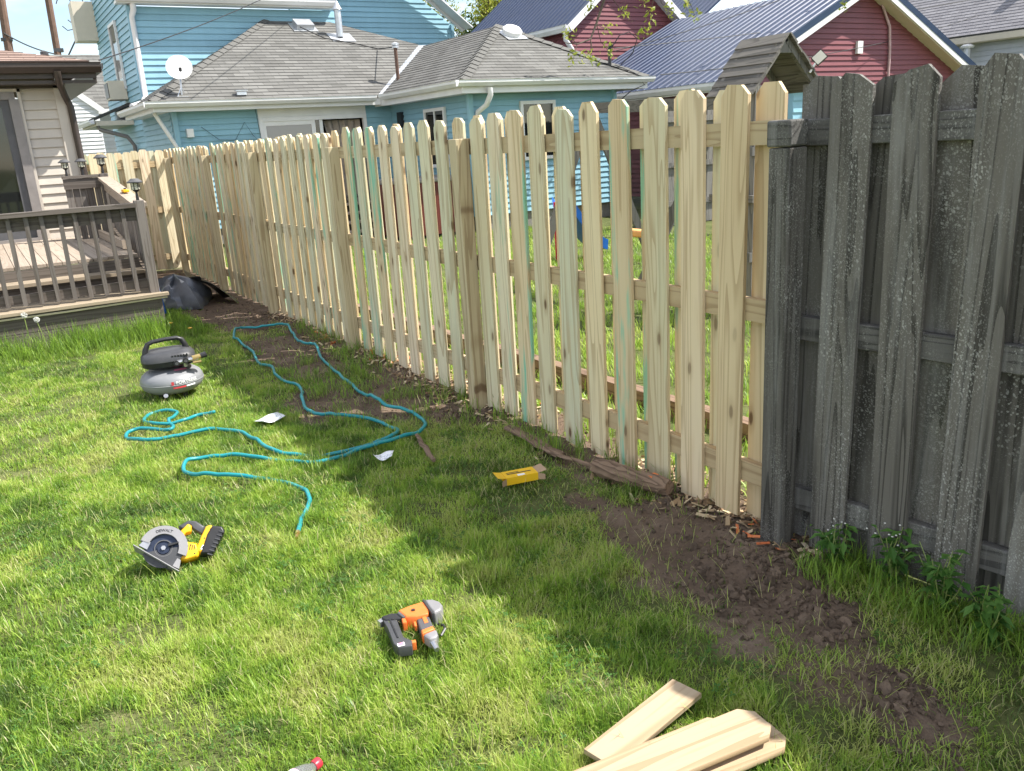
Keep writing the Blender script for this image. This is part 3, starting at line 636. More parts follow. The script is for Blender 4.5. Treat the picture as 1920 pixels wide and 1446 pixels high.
# roof vents
def onM(x, y): return Vector((x, y, zE+mR*(y-16.7)))
v0 = onM(7.05, 19.66); tl = math.atan(mR); R = Matrix.Translation(v0) @ Matrix.Rotation(tl, 4, 'X')
bv = MB().box(-.28, .28, -.22, .22, .01, .025, R).build('box_vent', M['galv'], BH); MB().box(-.20, .20, -.16, .16, .025, .14, R).build('vent_hood', M['galv'], bv)
fp = onM(7.72, 19.2); fl_ = MB().box(-.25, .30, -.22, .2, .01, .02, Matrix.Translation(fp) @ Matrix.Rotation(tl, 4, 'X')).build('flue_flashing', M['galv'], BH)
pz = fp+Vector((0, 0, .02)); MB().lathe([(.075, 0), (.075, .56), (.11, .57), (.02, .74), (0, .74)], 12, Matrix.Translation(pz)).build('flue', M['galv'], BH, True)
vz = Vector((8.02, 17.0, 2.80)); p2 = MB().tube([vz, vz+Vector((0, .0, .80))], .038, 8).build('vent_pipe', plain('rusty_pipe', (.14, .085, .065), .8, .2, var=.4), BH, True)
MB().lathe([(.07, 0), (.07, .03), (.045, .04), (.075, .06), (.075, .09), (0, .12)], 10, Matrix.Translation(vz+Vector((0, 0, .78)))).build('pipe_cap', M['galv'], p2, True)
v0 = onM(4.68, 16.84)+Vector((0, 0, .01)); MB().box(-.09, .09, -.05, .05, .0, .06, Matrix.Translation(v0)).box(-.11, .11, -.06, .06, .075, .09, Matrix.Translation(v0)).build('small_vent', M['galv'], BH)
v0 = Vector((9.62, 15.02, zE+mR*1.72)); R = Matrix.Translation(v0) @ Matrix.Rotation(tl, 4, 'X') @ Matrix.Rotation(.1, 4, 'Z'); bv = MB().box(-.24, .24, -.24, .2, .01, .02, R).build('box_vent', M['galv'], BH); MB().lathe([(.19, .02), (.20, .10), (.15, .15), (0, .155)], 14, R).build('vent_hood', M['whitepl'], bv, True)
mast = MB().tube([(11.05, 13.75, 2.6), (11.05, 13.75, 3.20), (11.03, 13.70, 3.28), (10.98, 13.6, 3.24)], .035, 8).build('service_mast', M['dkgrey'], BH, True)
cb = MB()
def arcw(a, b, sag, n_=12): a = Vector(a); b = Vector(b); return [a.lerp(b, i_/n_)+Vector((0, 0, -sag*4*(i_/n_)*(1-i_/n_))) for i_ in range(n_+1)]
MB().tube([(10.99, 13.6, 3.22), (11.1, 13.5, 3.42), (11.3, 13.45, 3.48), (11.5, 13.45, 3.36), (11.42, 13.5, 3.1), (11.2, 13.6, 2.9)], .01, 5).tube([(11.05, 13.6, 2.9), (11.3, 13.3, 2.72), (11.5, 13.25, 2.5), (11.2, 13.3, 2.4), (11.1, 13.6, 2.2)], .009, 5).build('service_cable', M['wire'], BH)
MB().tube([tuple(onM(6.9, 19.5)+Vector((0, 0, .1))), tuple(onM(7.3, 19.1)+Vector((0, 0, .04))), tuple(onM(7.9, 18.85)+Vector((0, 0, .04))), tuple(onM(8.35, 18.6)+Vector((0, 0, .04))), (8.05, 17.0, 3.6)], .012, 5).build('roof_cable', M['wire'], BH)
MB().tube([(3.9, 17.04, 2.2), (4.2, 17.04, 1.95), (4.5, 17.04, 1.93), (4.72, 17.04, 2.25), (4.85, 17.04, 2.0), (5.0, 17.02, 1.85), (4.95, 17.02, 2.5)], .0045, 5).build('wall_cable', M['wire'], BH)
mt = MB().box(7.77, 7.84, 16.5, 16.7, 2.0, 2.3).build('meter_box', M['black'], BH)
fix(BH)
# satellite dish
SDi = thing('satellite_dish', 'round white satellite dish on the low edge of the blue house roof', 'satellite dish', (3.62, 16.93, 2.74)); SDi.scale = (.78, .78, .84)
Rd = Matrix.Translation((.03, -.06, .56)) @ Matrix.Rotation(math.radians(62), 4, 'X') @ Matrix.Rotation(math.radians(-12), 4, 'Y')
MB().lathe([(0, .0), (.08, .003), (.16, .014), (.23, .034), (.285, .06), (.29, .064), (.285, .068), (.22, .045), (.12, .016), (0, .008)], 28, Rd).build('reflector', M['whitepl'], SDi, True)
MB().tube([(.0, .0, -.02), (.02, .0, .30), (.03, .06, .52)], .022, 8).build('mast', M['steel'], SDi, True)
MB().tube([Rd @ Vector((0, -.25, .03)), Rd @ Vector((.0, -.22, .28))], .012, 6).build('feed_arm', M['steel'], SDi); MB().box(-.03, .03, -.03, .03, -.04, .04, Matrix.Translation(Rd @ Vector((0, -.2, .29)))).build('feed_horn', M['black'], SDi)
MB().box(-.1, .12, -.12, .1, -.03, -.01).tube([(-.12, -.1, -.02), (.015, 0, .2)], .01, 5).tube([(.12, .1, .03), (.015, 0, .2)], .01, 5).build('base_plate', M['galv'], SDi)

# ------------------------------------------------------------------ red house
RH = thing('maroon_house', 'maroon sided house with navy ribbed metal roofs behind the weathered fence', 'house', (12.9, 12.15, 0))
rp = .465; xl, xp_, xr = 12.55, 16.72, 20.9; ze, zr = 2.465, 2.465+.465*4.17
wall(RH, (12.95, 12.3, 0), (1, 0, 0), [(0, .2), (7.55, .2), (7.55, ze+.05), (3.775, zr-.12), (0, ze+.05)], .105, M['red'])
wall(RH, (12.95, 18.2, 0), (0, -1, 0), [(0, .2), (5.9, .2), (5.9, 2.45), (0, 2.45)], .105, M['red'])
metal(RH, [(xl, 18.0, ze), (xl, 12.0, ze), (xp_, 12.0, zr), (xp_, 18.0, zr)], M['metalroof'], (0, -1, 0))
metal(RH, [(xr, 12.0, ze), (xr, 18.0, ze), (xp_, 18.0, zr), (xp_, 12.0, zr)], M['metalroof'], (0, 1, 0))
for (a, b, nm) in (((xl, xp_), (ze, zr), 0), ((xr, xp_), (ze, zr), 1)):
    rk = MB(); beam(rk, (a[0], 11.975, b[0]-.0), (a[1], 11.975, b[1]-.0), .035, .13); rk.build('rake_trim', M['navy'], RH)
    rk = MB(); beam(rk, (a[0], 11.98, b[0]-.13), (a[1], 11.98, b[1]-.13), .03, .12); rk.build('rake_board', M['gutter'], RH)
    rk = MB(); beam(rk, (a[0]+(.02 if nm == 0 else -.02), 12.145, b[0]-.20), (a[1], 12.145, b[1]-.20), .29, .02); rk.build('soffit', M['soffit'], RH)
gutter(RH, (xl+.01, 11.98, ze-.01), (xl+.01, 18.0, ze-.01), (-1, 0, 0), .14, .12); MB().box(xl+.012, xl+.04, 12.0, 18.0, 2.28, 2.44).build('fascia', M['gutter'], RH); MB().box(xl+.042, 12.94, 12.3, 18.0, 2.30, 2.32).build('soffit', M['gutter'], RH)
MB().tube([(16.9, 12.24, 4.3), (17.3, 12.24, 3.95), (17.62, 12.24, 3.5), (17.68, 12.24, 3.0), (17.68, 12.24, 1.0)], .028, 7).build('conduit', plain('pink_conduit', (.50, .34, .34), .6), RH, True)
MB().box(16.55, 16.72, 12.22, 12.28, 2.95, 3.2).build('wall_box', M['whitepl'], RH)
# upper gable
ux0, ux1, uz = 13.19, 17.27, 4.25; um = (ux0+ux1)/2; us = .79
wall(RH, (13.42, 18.25, 0), (1, 0, 0), [(0, 2.3), (3.62, 2.3), (3.62, uz), (1.81, uz+us*1.95), (0, uz)], .105, M['red'])
wall(RH, (13.42, 24.0, 0), (0, -1, 0), [(0, 2.3), (5.75, 2.3), (5.75, uz), (0, uz)], .105, M['red'])
metal(RH, [(ux0, 24.0, uz), (ux0, 17.95, uz), (um, 17.95, uz+us*2.04), (um, 24.0, uz+us*2.04)], M['metalroof'], (0, -1, 0))
metal(RH, [(ux1, 17.95, uz), (ux1, 24.0, uz), (um, 24.0, uz+us*2.04), (um, 17.95, uz+us*2.04)], M['metalroof'], (0, 1, 0))
metal(RH, [(17.2, 24.0, 4.0), (17.2, 18.4, 4.0), (20.5, 18.4, 6.2), (20.5, 24.0, 6.2)], M['metalroof'], (0, -1, 0))
for a in (ux0, ux1):
    rk = MB(); beam(rk, (a, 17.93, uz-.10), (um, 17.93, uz+us*2.04-.10), .035, .17); rk.build('rake_board', M['gutter'], RH)
    rk = MB(); beam(rk, (a, 18.09, uz-.19), (um, 18.09, uz+us*2.04-.19), .30, .02); rk.build('soffit', M['gutter'], RH)
gutter(RH, (ux0+.01, 17.95, uz-.01), (ux0+.01, 24, uz-.01), (-1, 0, 0), .16, .12)
spout(RH, [(ux0-.02, 18.1, uz-.14), (ux0-.02, 18.1, uz-.34), (ux0+.18, 18.12, uz-.56), (ux0+.27, 18.16, uz-.7), (ux0+.27, 18.16, 2.4)], .06)
fix(RH)

# ------------------------------------------------------------------ far houses
GH = thing('grey_house', 'pale grey sided house with lavender grey shingle roof behind the maroon one', 'house', (24.0, 10, 0))
wall(GH, (24.3, 17.0, 0), (0, -1, 0), [(0, .2), (9, .2), (9, 3.55), (0, 3.55)], .13, M['grey_s'])
roofcourses(GH, [(23.9, 17.3, 3.62), (23.9, 7.5, 3.62), (28.0, 7.5, 6.9), (28.0, 17.3, 6.9)], M['shingle2'], (0, -1, 0), row=.14)
MB().box(23.92, 23.96, 7.6, 17.3, 3.42, 3.58).box(23.96, 24.3, 7.6, 17.3, 3.40, 3.42).build('fascia', M['soffit'], GH)
window(GH, (24.28, 17.0, 0), (0, -1, 0), 4.75, 5.6, 2.0, 3.1, fr=.1, mull=False)
MB().tube([(23.95, 14.2, 3.0), (23.95, 14.2, 3.3)], .09, 10).build('vent_pipe', M['galv'], GH, True); MB().lathe([(.16, 0), (.18, .05), (.1, .1), (0, .11)], 12, Matrix.Translation((23.95, 14.2, 3.29))).build('pipe_cap', M['whitepl'], GH, True)
MB().box(25.2, 25.5, 13.3, 13.6, 4.75, 5.1).build('roof_vent', M['dkgrey'], GH)
fix(GH)
WH = thing('white_house', 'white sided house with grey roof between the tan and blue houses', 'house', (2.0, 28, 0))
wall(WH, (1.4, 28.0, 0), (1, 0, 0), [(0, .2), (2.2, .2), (2.2, 3.15), (1.3, 3.9), (0, 3.9)], .11, M['white_s'])
wall(WH, (3.6, 29.2, 0), (1, 0, 0), [(0, .2), (3.5, .2), (3.5, 3.2), (0, 3.2)], .11, M['white_s'])
roofcourses(WH, [(3.55, 28.7, 3.22), (7.0, 28.7, 3.22), (7.0, 31.5, 5.0), (2.4, 31.5, 5.0)], M['shingle'], (1, 0, 0), row=.2)
rk = MB(); beam(rk, (3.72, 27.95, 3.10), (2.4, 27.95, 4.2), .05, .16); rk.box(3.6, 7.0, 28.66, 28.72, 3.06, 3.2); rk.build('rake_board', M['gutter'], WH)
roofcourses(WH, [(1.2, 27.9, 4.0), (2.45, 27.9, 4.17), (2.45, 31.5, 5.0), (1.2, 31.5, 5.0)], M['shingle'], (1, 0, 0), row=.2)
fix(WH)

# ------------------------------------------------------------------ tan house and its deck
TH = thing('tan_house', 'tan vinyl sided house with brown gutter and sliding glass door above the deck', 'house', (1.28, 13, 0))
wall(TH, (-3.0, 13.0, 0), (1, 0, 0), [(0, .6), (4.28, .6), (4.28, 2.68), (0, 2.68)], .118, M['tan'], rects=[[(0, .6), (2.1, .6), (2.1, 2.68), (0, 2.68)], [(3.76, .6), (4.28, .6), (4.28, 2.68), (3.76, 2.68)], [(2.1, 2.60), (3.76, 2.60), (3.76, 2.68), (2.1, 2.68)]])
wall(TH, (1.28, 13.0, 0), (0, 1, 0), [(0, .2), (7, .2), (7, 2.68), (0, 2.68)], .118, M['tan'])
MB().box(1.18, 1.29, 12.955, 13.0, .6, 2.66).box(1.285, 1.325, 12.96, 13.09, .3, 2.66).build('corner_board', M['tan'], TH)
dr = MB().box(-.90, .72, 12.93, 13.04, 2.50, 2.59).box(.645, .755, 12.92, 13.04, .70, 2.50).box(-.90, .645, 12.90, 13.04, .68, .76).build('sliding_door', M['grey_trim'], TH)
MB().box(.55, .645, 12.96, 13.0, .76, 2.50).box(-.9, .55, 12.96, 13.0, 2.42, 2.50).box(-.9, .55, 12.96, 13.0, .76, .86).build('door_leaf', M['rubber'], dr)
MB().box(-.9, .55, 12.975, 12.985, .86, 2.42).build('pane', M['glass'], dr)
MB().box(.757, .79, 12.94, 13.0, .72, 2.63).box(-.9, .79, 12.94, 13.0, 2.592, 2.63).build('door_trim', M['tan'], TH)
MB().box(-3, 1.68, 12.62, 12.66, 2.72, 2.86).build('fascia', M['brown'], TH); MB().box(-3, 1.68, 12.66, 12.98, 2.66, 2.70).box(1.33, 1.68, 12.98, 20, 2.66, 2.70).build('soffit', M['brown'], TH); MB().box(-3, 1.3, 12.955, 12.995, 2.63, 2.70).build('frieze_board', M['brown'], TH)
MB().box(1.64, 1.68, 12.662, 20, 2.70, 2.86).build('fascia', M['brown'], TH)
gutter(TH, (-3, 12.62, 2.90), (1.74, 12.62, 2.90), (0, -1, 0), .12, .12, M['brown']); gutter(TH, (1.68, 12.63, 2.90), (1.68, 20, 2.90), (1, 0, 0), .12, .10, M['brown'])
roofcourses(TH, [(-3, 12.58, 2.92), (1.62, 12.58, 2.92), (-1.2, 15.4, 3.62), (-3, 15.4, 3.62)], M['shingle3'], (1, 0, 0), row=.14)
roofcourses(TH, [(1.62, 12.58, 2.92), (1.62, 20, 2.92), (-1.2, 20, 3.62), (-1.2, 15.4, 3.62)], M['shingle3'], (0, 1, 0), row=.14)
spout(TH, [(1.22, 12.53, 2.80), (1.22, 12.55, 2.68), (1.30, 12.9, 2.50), (1.34, 12.93, 2.40), (1.36, 12.93, .4)], .046, M['brown'])
MB().lathe([(.02, 0), (.02, .06), (.05, .08), (.05, .12), (0, .14)], 10, Matrix.Translation((1.2, 13.4, 3.0))).build('vent_pipe', M['dkgrey'], TH)
fix(TH)
DK = thing('wooden_deck', 'two-level weathered wooden deck with a baluster railing behind the compressor', 'deck', (0, 8.8, 0))
# lower platform
for k_ in range(4): Bx('deck_board', M['deckplat'], DK, -2.6, 1.40, 8.83+k_*.135, 8.83+k_*.135+.130, .372, .402)
o = Bx('edge_board', M['deckplat'], DK, -2.6, 1.455, 8.765, 8.826, .372, .408); bev(o, .005)
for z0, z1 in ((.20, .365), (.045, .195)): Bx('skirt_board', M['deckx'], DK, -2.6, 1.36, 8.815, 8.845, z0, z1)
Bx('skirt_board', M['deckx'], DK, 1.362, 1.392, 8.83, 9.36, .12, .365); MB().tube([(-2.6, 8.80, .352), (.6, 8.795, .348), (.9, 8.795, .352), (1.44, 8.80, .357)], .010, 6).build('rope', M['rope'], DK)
Bx('block', M['concrete'], DK, .55, 1.3, 8.86, 9.2, -.1, .12)
# riser, step and upper deck
Bx('riser', M['deckx'], DK, -2.6, 1.36, 9.40, 9.43, .37, .55); Bx('step_board', M['deckplat'], DK, -2.6, 1.36, 9.34, 9.62, .552, .585)
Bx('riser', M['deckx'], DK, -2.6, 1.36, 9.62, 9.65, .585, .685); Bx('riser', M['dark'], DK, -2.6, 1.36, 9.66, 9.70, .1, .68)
xx = 1.36
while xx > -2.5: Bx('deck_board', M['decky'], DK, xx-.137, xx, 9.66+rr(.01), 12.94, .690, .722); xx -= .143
# front railing
RY = 8.96
Bx('handrail', M['deckx'], DK, -2.6, 1.315, RY-.075, RY+.065, 1.232, 1.272); Bx('top_rail', M['deckx'], DK, -2.6, 1.315, RY-.002, RY+.036, 1.105, 1.230); Bx('bottom_rail', M['deckx'], DK, -2.6, 1.315, RY-.002, RY+.036, .45, .535)
xx = 1.20
while xx > -2.5:
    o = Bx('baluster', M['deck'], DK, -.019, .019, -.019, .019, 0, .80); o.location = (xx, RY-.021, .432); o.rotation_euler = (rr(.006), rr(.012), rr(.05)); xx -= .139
for (px, py, pz0, pz1, w) in ((1.352, 8.935, .05, 1.295, .088), (1.50, 12.3, .3, 1.53, .10)):
    o = Bx('post', M['deck'], DK, -w/2, w/2, -w/2, w/2, pz0, pz1); o.location = (px, py, 0); bev(o, .005)
# side railing, sloping cap
A, B = Vector((1.365, 9.0, 1.25)), Vector((1.49, 12.24, 1.47))
mb = MB(); beam(mb, A, B, .14, .036); mb.build('handrail', M['decky'], DK)
mb = MB(); beam(mb, A+Vector((0, 0, -.09)), B+Vector((0, 0, -.09)), .036, .12); mb.build('top_rail', M['decky'], DK)
mb = MB(); beam(mb, (1.365, 9.0, .50), (1.49, 12.24, .80), .036, .09); mb.build('bottom_rail', M['decky'], DK)
for k_ in range(20):
    t = (k_+.5)/20; p = A.lerp(B, t); o = Bx('privacy_board', M['deck'], DK, -.012, .012, -.062, .062, 0, .84); o.location = (p.x+.035, p.y, p.z-.86); o.rotation_euler = (0, 0, -.04+rr(.03))
# back panel
Bx('top_rail', M['deckx'], DK, 1.02, 1.45, 12.27, 12.41, 1.49, 1.525); Bx('top_rail', M['deckx'], DK, 1.02, 1.45, 12.285, 12.32, 1.36, 1.488)
for k_ in range(5): Bx('privacy_board', M['deck'], DK, 1.03+k_*.085, 1.105+k_*.085, 12.322, 12.342, .72, 1.44)
Bx('toe_board', M['decky'], DK, 1.30, 1.345, 10.2, 12.2, .735, .83)
fix(DK)
# solar lamps
def lamp(loc, label, s=1.0):
    L = thing('solar_lamp', label, 'lamp', loc, 'solar lamps along the deck railing')
    MB().lathe([(0, 0), (.016, .0), (.012, .06), (.010, .075), (.03, .095), (.034, .10)], 10).build('stem', M['black'], L, True)
    MB().lathe([(.030, .10), (.036, .105), (.036, .165), (.030, .17)], 8).build('lamp_glass', plain('frosted_lamp_glass', (.62, .60, .48), .35, var=.08), L)
    fr = MB()
    for k_ in range(6): a = k_*math.pi/3; fr.tube([(.037*math.cos(a), .037*math.sin(a), .10), (.037*math.cos(a), .037*math.sin(a), .17)], .004, 5)
    fr.lathe([(.036, .134), (.040, .136), (.036, .138)], 12); fr.build('cage', M['black'], L)
    MB().lathe([(.07, .165), (.072, .175), (.045, .195), (.035, .205), (0, .207)], 16).build('cap', M['rubber'], L, True)
    L.scale = (s, s, s)
lamp((1.35, 8.94, 1.293), 'solar lamp on the front corner post of the deck railing'); lamp((1.50, 12.3, 1.528), 'solar lamp on the rear corner post of the deck', 1.15)
lamp((1.27, 12.34, 1.523), 'middle of the three rear solar lamps, beside the brown downspout'); lamp((1.08, 12.34, 1.523), 'solar lamp at the rear rail end nearest the glass door')
yt = thing('yellow_hand_tool', 'small yellow and orange hand tool lying on the deck railing cap', 'tool', (1.40, 10.0, 1.345))
yt.scale = (.6, .6, .6)
bev(Bx('body', M['yellow'], yt, -.05, .05, -.16, .10, 0, .05), .012); bev(Bx('handle', M['orange'], yt, -.035, .035, .10, .20, .0, .045), .012); bev(Bx('knob', M['black'], yt, -.02, .02, -.05, .0, .05, .075), .006)

# ------------------------------------------------------------------ playground roof and things in the neighbour's yard
PS = thing('play_tower', 'weathered wooden play tower with a plank gable roof above the fence', 'play tower', (5.9, 5.2, 0))
ry0, ry1 = 5.0, 5.52; rid = Vector((5.905, 0, 2.345)); le = Vector((5.48, 0, 1.885)); re = Vector((6.36, 0, 1.90))
for side, e in ((0, le), (1, re)):
    rf = None
    for k_ in range(6):
        a = rid.lerp(e, k_/6.0); b = rid.lerp(e, (k_+1.08)/6.0); dn = (b-a).normalized(); nn = Vector((-dn.z, 0, dn.x)) if side == 1 else Vector((dn.z, 0, -dn.x)); nn = nn if nn.z > 0 else -nn
        a2 = a+nn*(.012-.0); b2 = b+nn*.022; y0, y1 = ry0+rr(.012), ry1+rr(.012)
        mb = MB(); P8 = []
        for yv in (y0, y1): P8 += [(a.x, yv, a.z), (b.x, yv, b.z), (b2.x, yv, b2.z), (a2.x, yv, a2.z)]
        mb.v = P8; mb.f = [(0, 1, 2, 3), (7, 6, 5, 4), (0, 4, 5, 1), (1, 5, 6, 2), (2, 6, 7, 3), (3, 7, 4, 0)]
        mb.build('roof_plank', M['greywoody'], PS)
for yv in (5.06, 5.44):
    mb = MB(); beam(mb, (5.54, yv, 1.93), (5.905, yv, 2.32), .035, .06); beam(mb, (6.30, yv, 1.94), (5.905, yv, 2.32), .035, .06); mb.box(5.80, 6.01, yv-.015, yv+.015, 2.20, 2.27); mb.build('rafter', M['greywood'], PS)
for (px, py) in ((5.58, 5.07), (6.25, 5.07), (5.58, 5.45), (6.25, 5.45)): Bx('post', M['greywood'], PS, px-.04, px+.04, py-.04, py+.04, -.1, 1.95)
Bx('platform', M['greywoody'], PS, 5.5, 6.32, 5.0, 5.5, 1.02, 1.08); Bx('crossbar', M['greywood'], PS, 5.5, 6.32, 5.02, 5.06, 1.40, 1.47); Bx('crossbar', M['greywood'], PS, 5.5, 6.32, 5.02, 5.06, .52, .60)
fix(PS)
SW = thing('swing_frame', 'grey timber swing frame with splayed legs in the neighbouring yard', 'swing set', (6.5, 8.5, 0))
mb = MB(); beam(mb, (5.9, 8.9, 0), (6.6, 8.6, 1.95), .09, .09); mb.build('leg', M['greywood'], SW); mb = MB(); beam(mb, (7.3, 8.3, 0), (6.6, 8.6, 1.95), .09, .09); mb.build('leg', M['greywood'], SW)
mb = MB(); beam(mb, (5.55, 6.6, 0), (5.95, 6.0, 1.5), .07, .09); mb.build('leg', M['greywood'], SW)
mb = MB(); beam(mb, (6.6, 8.6, 1.95), (5.95, 5.6, 1.85), .09, .12); mb.build('crossbeam', M['greywoody'], SW)
MB().tube([(6.3, 7.6, 1.85), (6.32, 7.6, .62)], .008, 5).tube([(6.27, 7.2, 1.85), (6.3, 7.2, .62)], .008, 5).build('chain', M['steel'], SW)
bev(Bx('seat', M['orangetoy'], SW, 6.24, 6.38, 7.18, 7.62, .50, .58), .02)
fix(SW)
bsl = thing('blue_slide', 'blue plastic slide seen between the pickets', 'slide', (6.5, 9.6, 0))
mb = MB(); n = 10
for i_ in range(n):
    t0, t1 = i_/n, (i_+1)/n
    f = lambda t: (6.6+.6*t, 9.3, .62*(1-t)**1.4+.12)
    a, b = f(t0), f(t1)
    mb.quad((a[0], 9.1, a[2]), (b[0], 9.1, b[2]), (b[0], 9.5, b[2]), (a[0], 9.5, a[2])); mb.quad((a[0], 9.1, a[2]), (a[0], 9.08, a[2]+.14), (b[0], 9.08, b[2]+.14), (b[0], 9.1, b[2])); mb.quad((a[0], 9.5, a[2]), (b[0], 9.5, b[2]), (b[0], 9.52, b[2]+.14), (a[0], 9.52, a[2]+.14))
mb.build('chute', M['bluepl'], bsl, True); MB().tube([(6.6, 9.15, 0), (6.6, 9.15, .80)], .025, 6).build('leg', M['redpl'], bsl); MB().tube([(6.6, 9.45, 0), (6.6, 9.45, .80)], .025, 6).build('leg', M['redpl'], bsl); fix(bsl)
GF = thing('grey_back_fence', 'grey timber fence across the back of the neighbouring yard', 'fence', (10, 11.2, 0))
gp = picket_mesh(.14, 1.95, .02, .01, 'picket', M['greywood'], .004); xx = 9.7
while xx < 15.5: put('picket', gp, GF, (xx-10, 0, rr(.015)), (0, rr(.006), math.pi/2)); xx += .15
for z in (.4, 1.05, 1.8): o = Bx('rail', M['greywood'], GF, -.4, 5.5, -.06, -.02, z-.045, z+.045)
MS = thing('blue_shed', 'low light blue shed with white trim under the play tower roof', 'shed', (13.2, 11.0, 0))
wall(MS, (12.8, 10.75, 0), (1, 0, 0), [(0, 0), (1.6, 0), (1.6, 2.17), (0, 2.17)], .2, M['blue']); Bx('roof_edge', M['gutter'], MS, 12.72, 14.5, 10.62, 11.1, 2.175, 2.235); fix(MS)
FL = thing('flood_light', 'square floodlight fixed to the play tower roof above the weathered fence', 'floodlight', (6.20, 5.02, 2.07))
Rf = Matrix.Translation((.055, -.03, .085)) @ Matrix.Rotation(math.radians(-52), 4, 'Z') @ Matrix.Rotation(math.radians(78), 4, 'X') @ Matrix.Rotation(math.radians(42), 4, 'Z')
MB().box(-.052, .052, -.044, .044, -.010, .010, Rf).build('lamp_housing', M['black'], FL); MB().box(-.046, .046, -.038, .038, .0105, .013, Rf).build('lens', plain('lamp_lens', (.70, .67, .58), .3), FL)
MB().tube([(-.02, .0, -.03), (.02, -.01, .03), (.045, -.02, .06)], .010, 6).build('bracket', M['whitepl'], FL)
HT = thing('hot_tub', 'dark red panelled hot tub box beside the blue house wall', 'hot tub', (7.0, 14.4, 0))
for k_ in range(8): Bx('side_panel', M['rustred'], HT, -.62+k_*.172, -.62+k_*.172+.166, -.55, -.52, .06, .98)
for k_ in range(6): Bx('side_panel', M['rustred'], HT, -.64, -.61, -.5+k_*.172, -.5+k_*.172+.166, .06, .98)
Bx('shell', M['dark'], HT, -.6, .75, -.51, .7, .0, .95); bev(Bx('cover', M['grey_trim'], HT, -.66, .80, -.58, .75, .985, 1.06), .02)
ND = thing('neighbour_steps', 'grey wooden steps below the blue house sliding door', 'steps', (5.8, 16, 0))
for k_ in range(4):
    Bx('tread', M['decky'], ND, 4.6, 6.8, 14.9+k_*.32, 15.22+k_*.32, .13+k_*.15, .165+k_*.15); Bx('riser', M['deckx'], ND, 4.6, 6.8, 15.20+k_*.32, 15.225+k_*.32, .0, .125+k_*.15)
for k_ in range(4): Bx('deck_board', M['deckx'], ND, 4.2, 7.3, 16.19+k_*.15, 16.33+k_*.15, .70, .735)
for xv in (4.6, 6.8): Bx('post', M['greywood'], ND, xv-.045, xv+.045, 16.15, 16.24, 0, 1.45)
fix(ND)
TB = thing('garden_timber', 'long weathered timber lying behind the foot of the new fence', 'timber', (3.29, 2.9, 0))
mb = MB(); beam(mb, (3.34, 2.6, .055), (3.24, 5.6, .055), .09, .11); mb.build('beam', M['rot'], TB); mb = MB(); beam(mb, (3.235, 5.63, .05), (3.16, 8.2, .05), .09, .10); mb.build('beam', M['rot'], TB); fix(TB)

# ------------------------------------------------------------------ tools
def fplane(O, U, V, N): O, U, V, N = map(Vector, (O, U, V, N)); return lambda u, v, d: O+U*u+V*v+N*d
def text_mesh(txt, size, name, mat, ext=.0006, bold=.0):
    cu_ = bpy.data.curves.new(name, 'FONT'); cu_.body = txt; cu_.size = size; cu_.align_x = 'CENTER'; cu_.align_y = 'CENTER'; cu_.extrude = ext; cu_.offset = bold
    to = bpy.data.objects.new(name+'_src', cu_); COL.objects.link(to); dg = bpy.context.evaluated_depsgraph_get(); me = bpy.data.meshes.new_from_object(to.evaluated_get(dg)); me.name = name
    bpy.data.objects.remove(to); bpy.data.curves.remove(cu_); me.materials.clear(); me.materials.append(mat); return me
# air compressor
AC = thing('air_compressor', 'grey pancake air compressor with black shroud and carry handle on the grass', 'compressor', (.975, 6.37, .0), rz=math.radians(-8))
AC.scale = (1.03, 1.03, .88)
for a in (.6, 2.2, 3.8, 5.4): MB().tube([(.11*math.cos(a), .11*math.sin(a), -.01), (.11*math.cos(a), .11*math.sin(a), .06)], .018, 8).build('foot', M['black'], AC)
Rt = .212
MB().lathe([(0, .030), (.10, .034), (.16, .050), (.197, .080), (.210, .112), (.212, .135), (.209, .160), (.195, .190), (.165, .215), (.12, .232), (.05, .240), (0, .240)], 48).build('tank', M['tank'], AC, True)
MB().lathe([(.2115, .126), (.2145, .129), (.2145, .134), (.2115, .137)], 48).build('weld_seam', M['tank'], AC, True)
MB().tube([(-.08, 0, .23), (-.08, 0, .28)], .03, 10).tube([(.06, .0, .23), (.06, 0, .28)], .035, 10).build('motor_mount', M['dkgrey'], AC)
def rrect(a, b, z, n=40, e=3.2):
    out = []
    for k_ in range(n):
        t = 2*math.pi*k_/n; c, s_ = math.cos(t), math.sin(t); out.append((a*math.copysign(abs(c)**(2/e), c), b*math.copysign(abs(s_)**(2/e), s_), z))
    return out
def loft(rings):
    mb = MB(); n = len(rings[0])
    for r in rings: mb.v += r
    for i_ in range(len(rings)-1):
        for k_ in range(n): a = i_*n+k_; b = i_*n+(k_+1) % n; mb.f.append((a, b, b+n, a+n))
    mb.f.append(tuple(reversed(range(n)))); mb.f.append(tuple((len(rings)-1)*n+k_ for k_ in range(n))); return mb
loft([rrect(.155, .125, .262), rrect(.175, .142, .275), rrect(.180, .146, .315)]).build('shroud_base', M['black'], AC, True, .8)
loft([rrect(.181, .147, .3155), rrect(.178, .144, .345), rrect(.160, .128, .372), rrect(.12, .095, .390), rrect(.05, .04, .397)]).build('shroud', M['dkgrey'], AC, True, .8)
for k_ in range(6): Bx('vent_slat', M['black'], AC, .02+k_*.019, .031+k_*.019, -.142, -.118, .346, .362)
hn = MB(); hp = [(-.150, -.02, .33), (-.140, -.02, .40), (-.118, -.015, .452), (-.085, -.01, .466), (.0, .0, .472), (.075, .008, .470), (.105, .012, .455), (.122, .015, .41), (.128, .018, .36)]
hn.tube(hp, [.024, .020, .018, .017, .016, .017, .018, .020, .026], 12).build('handle', M['black'], AC, True, 1.2)
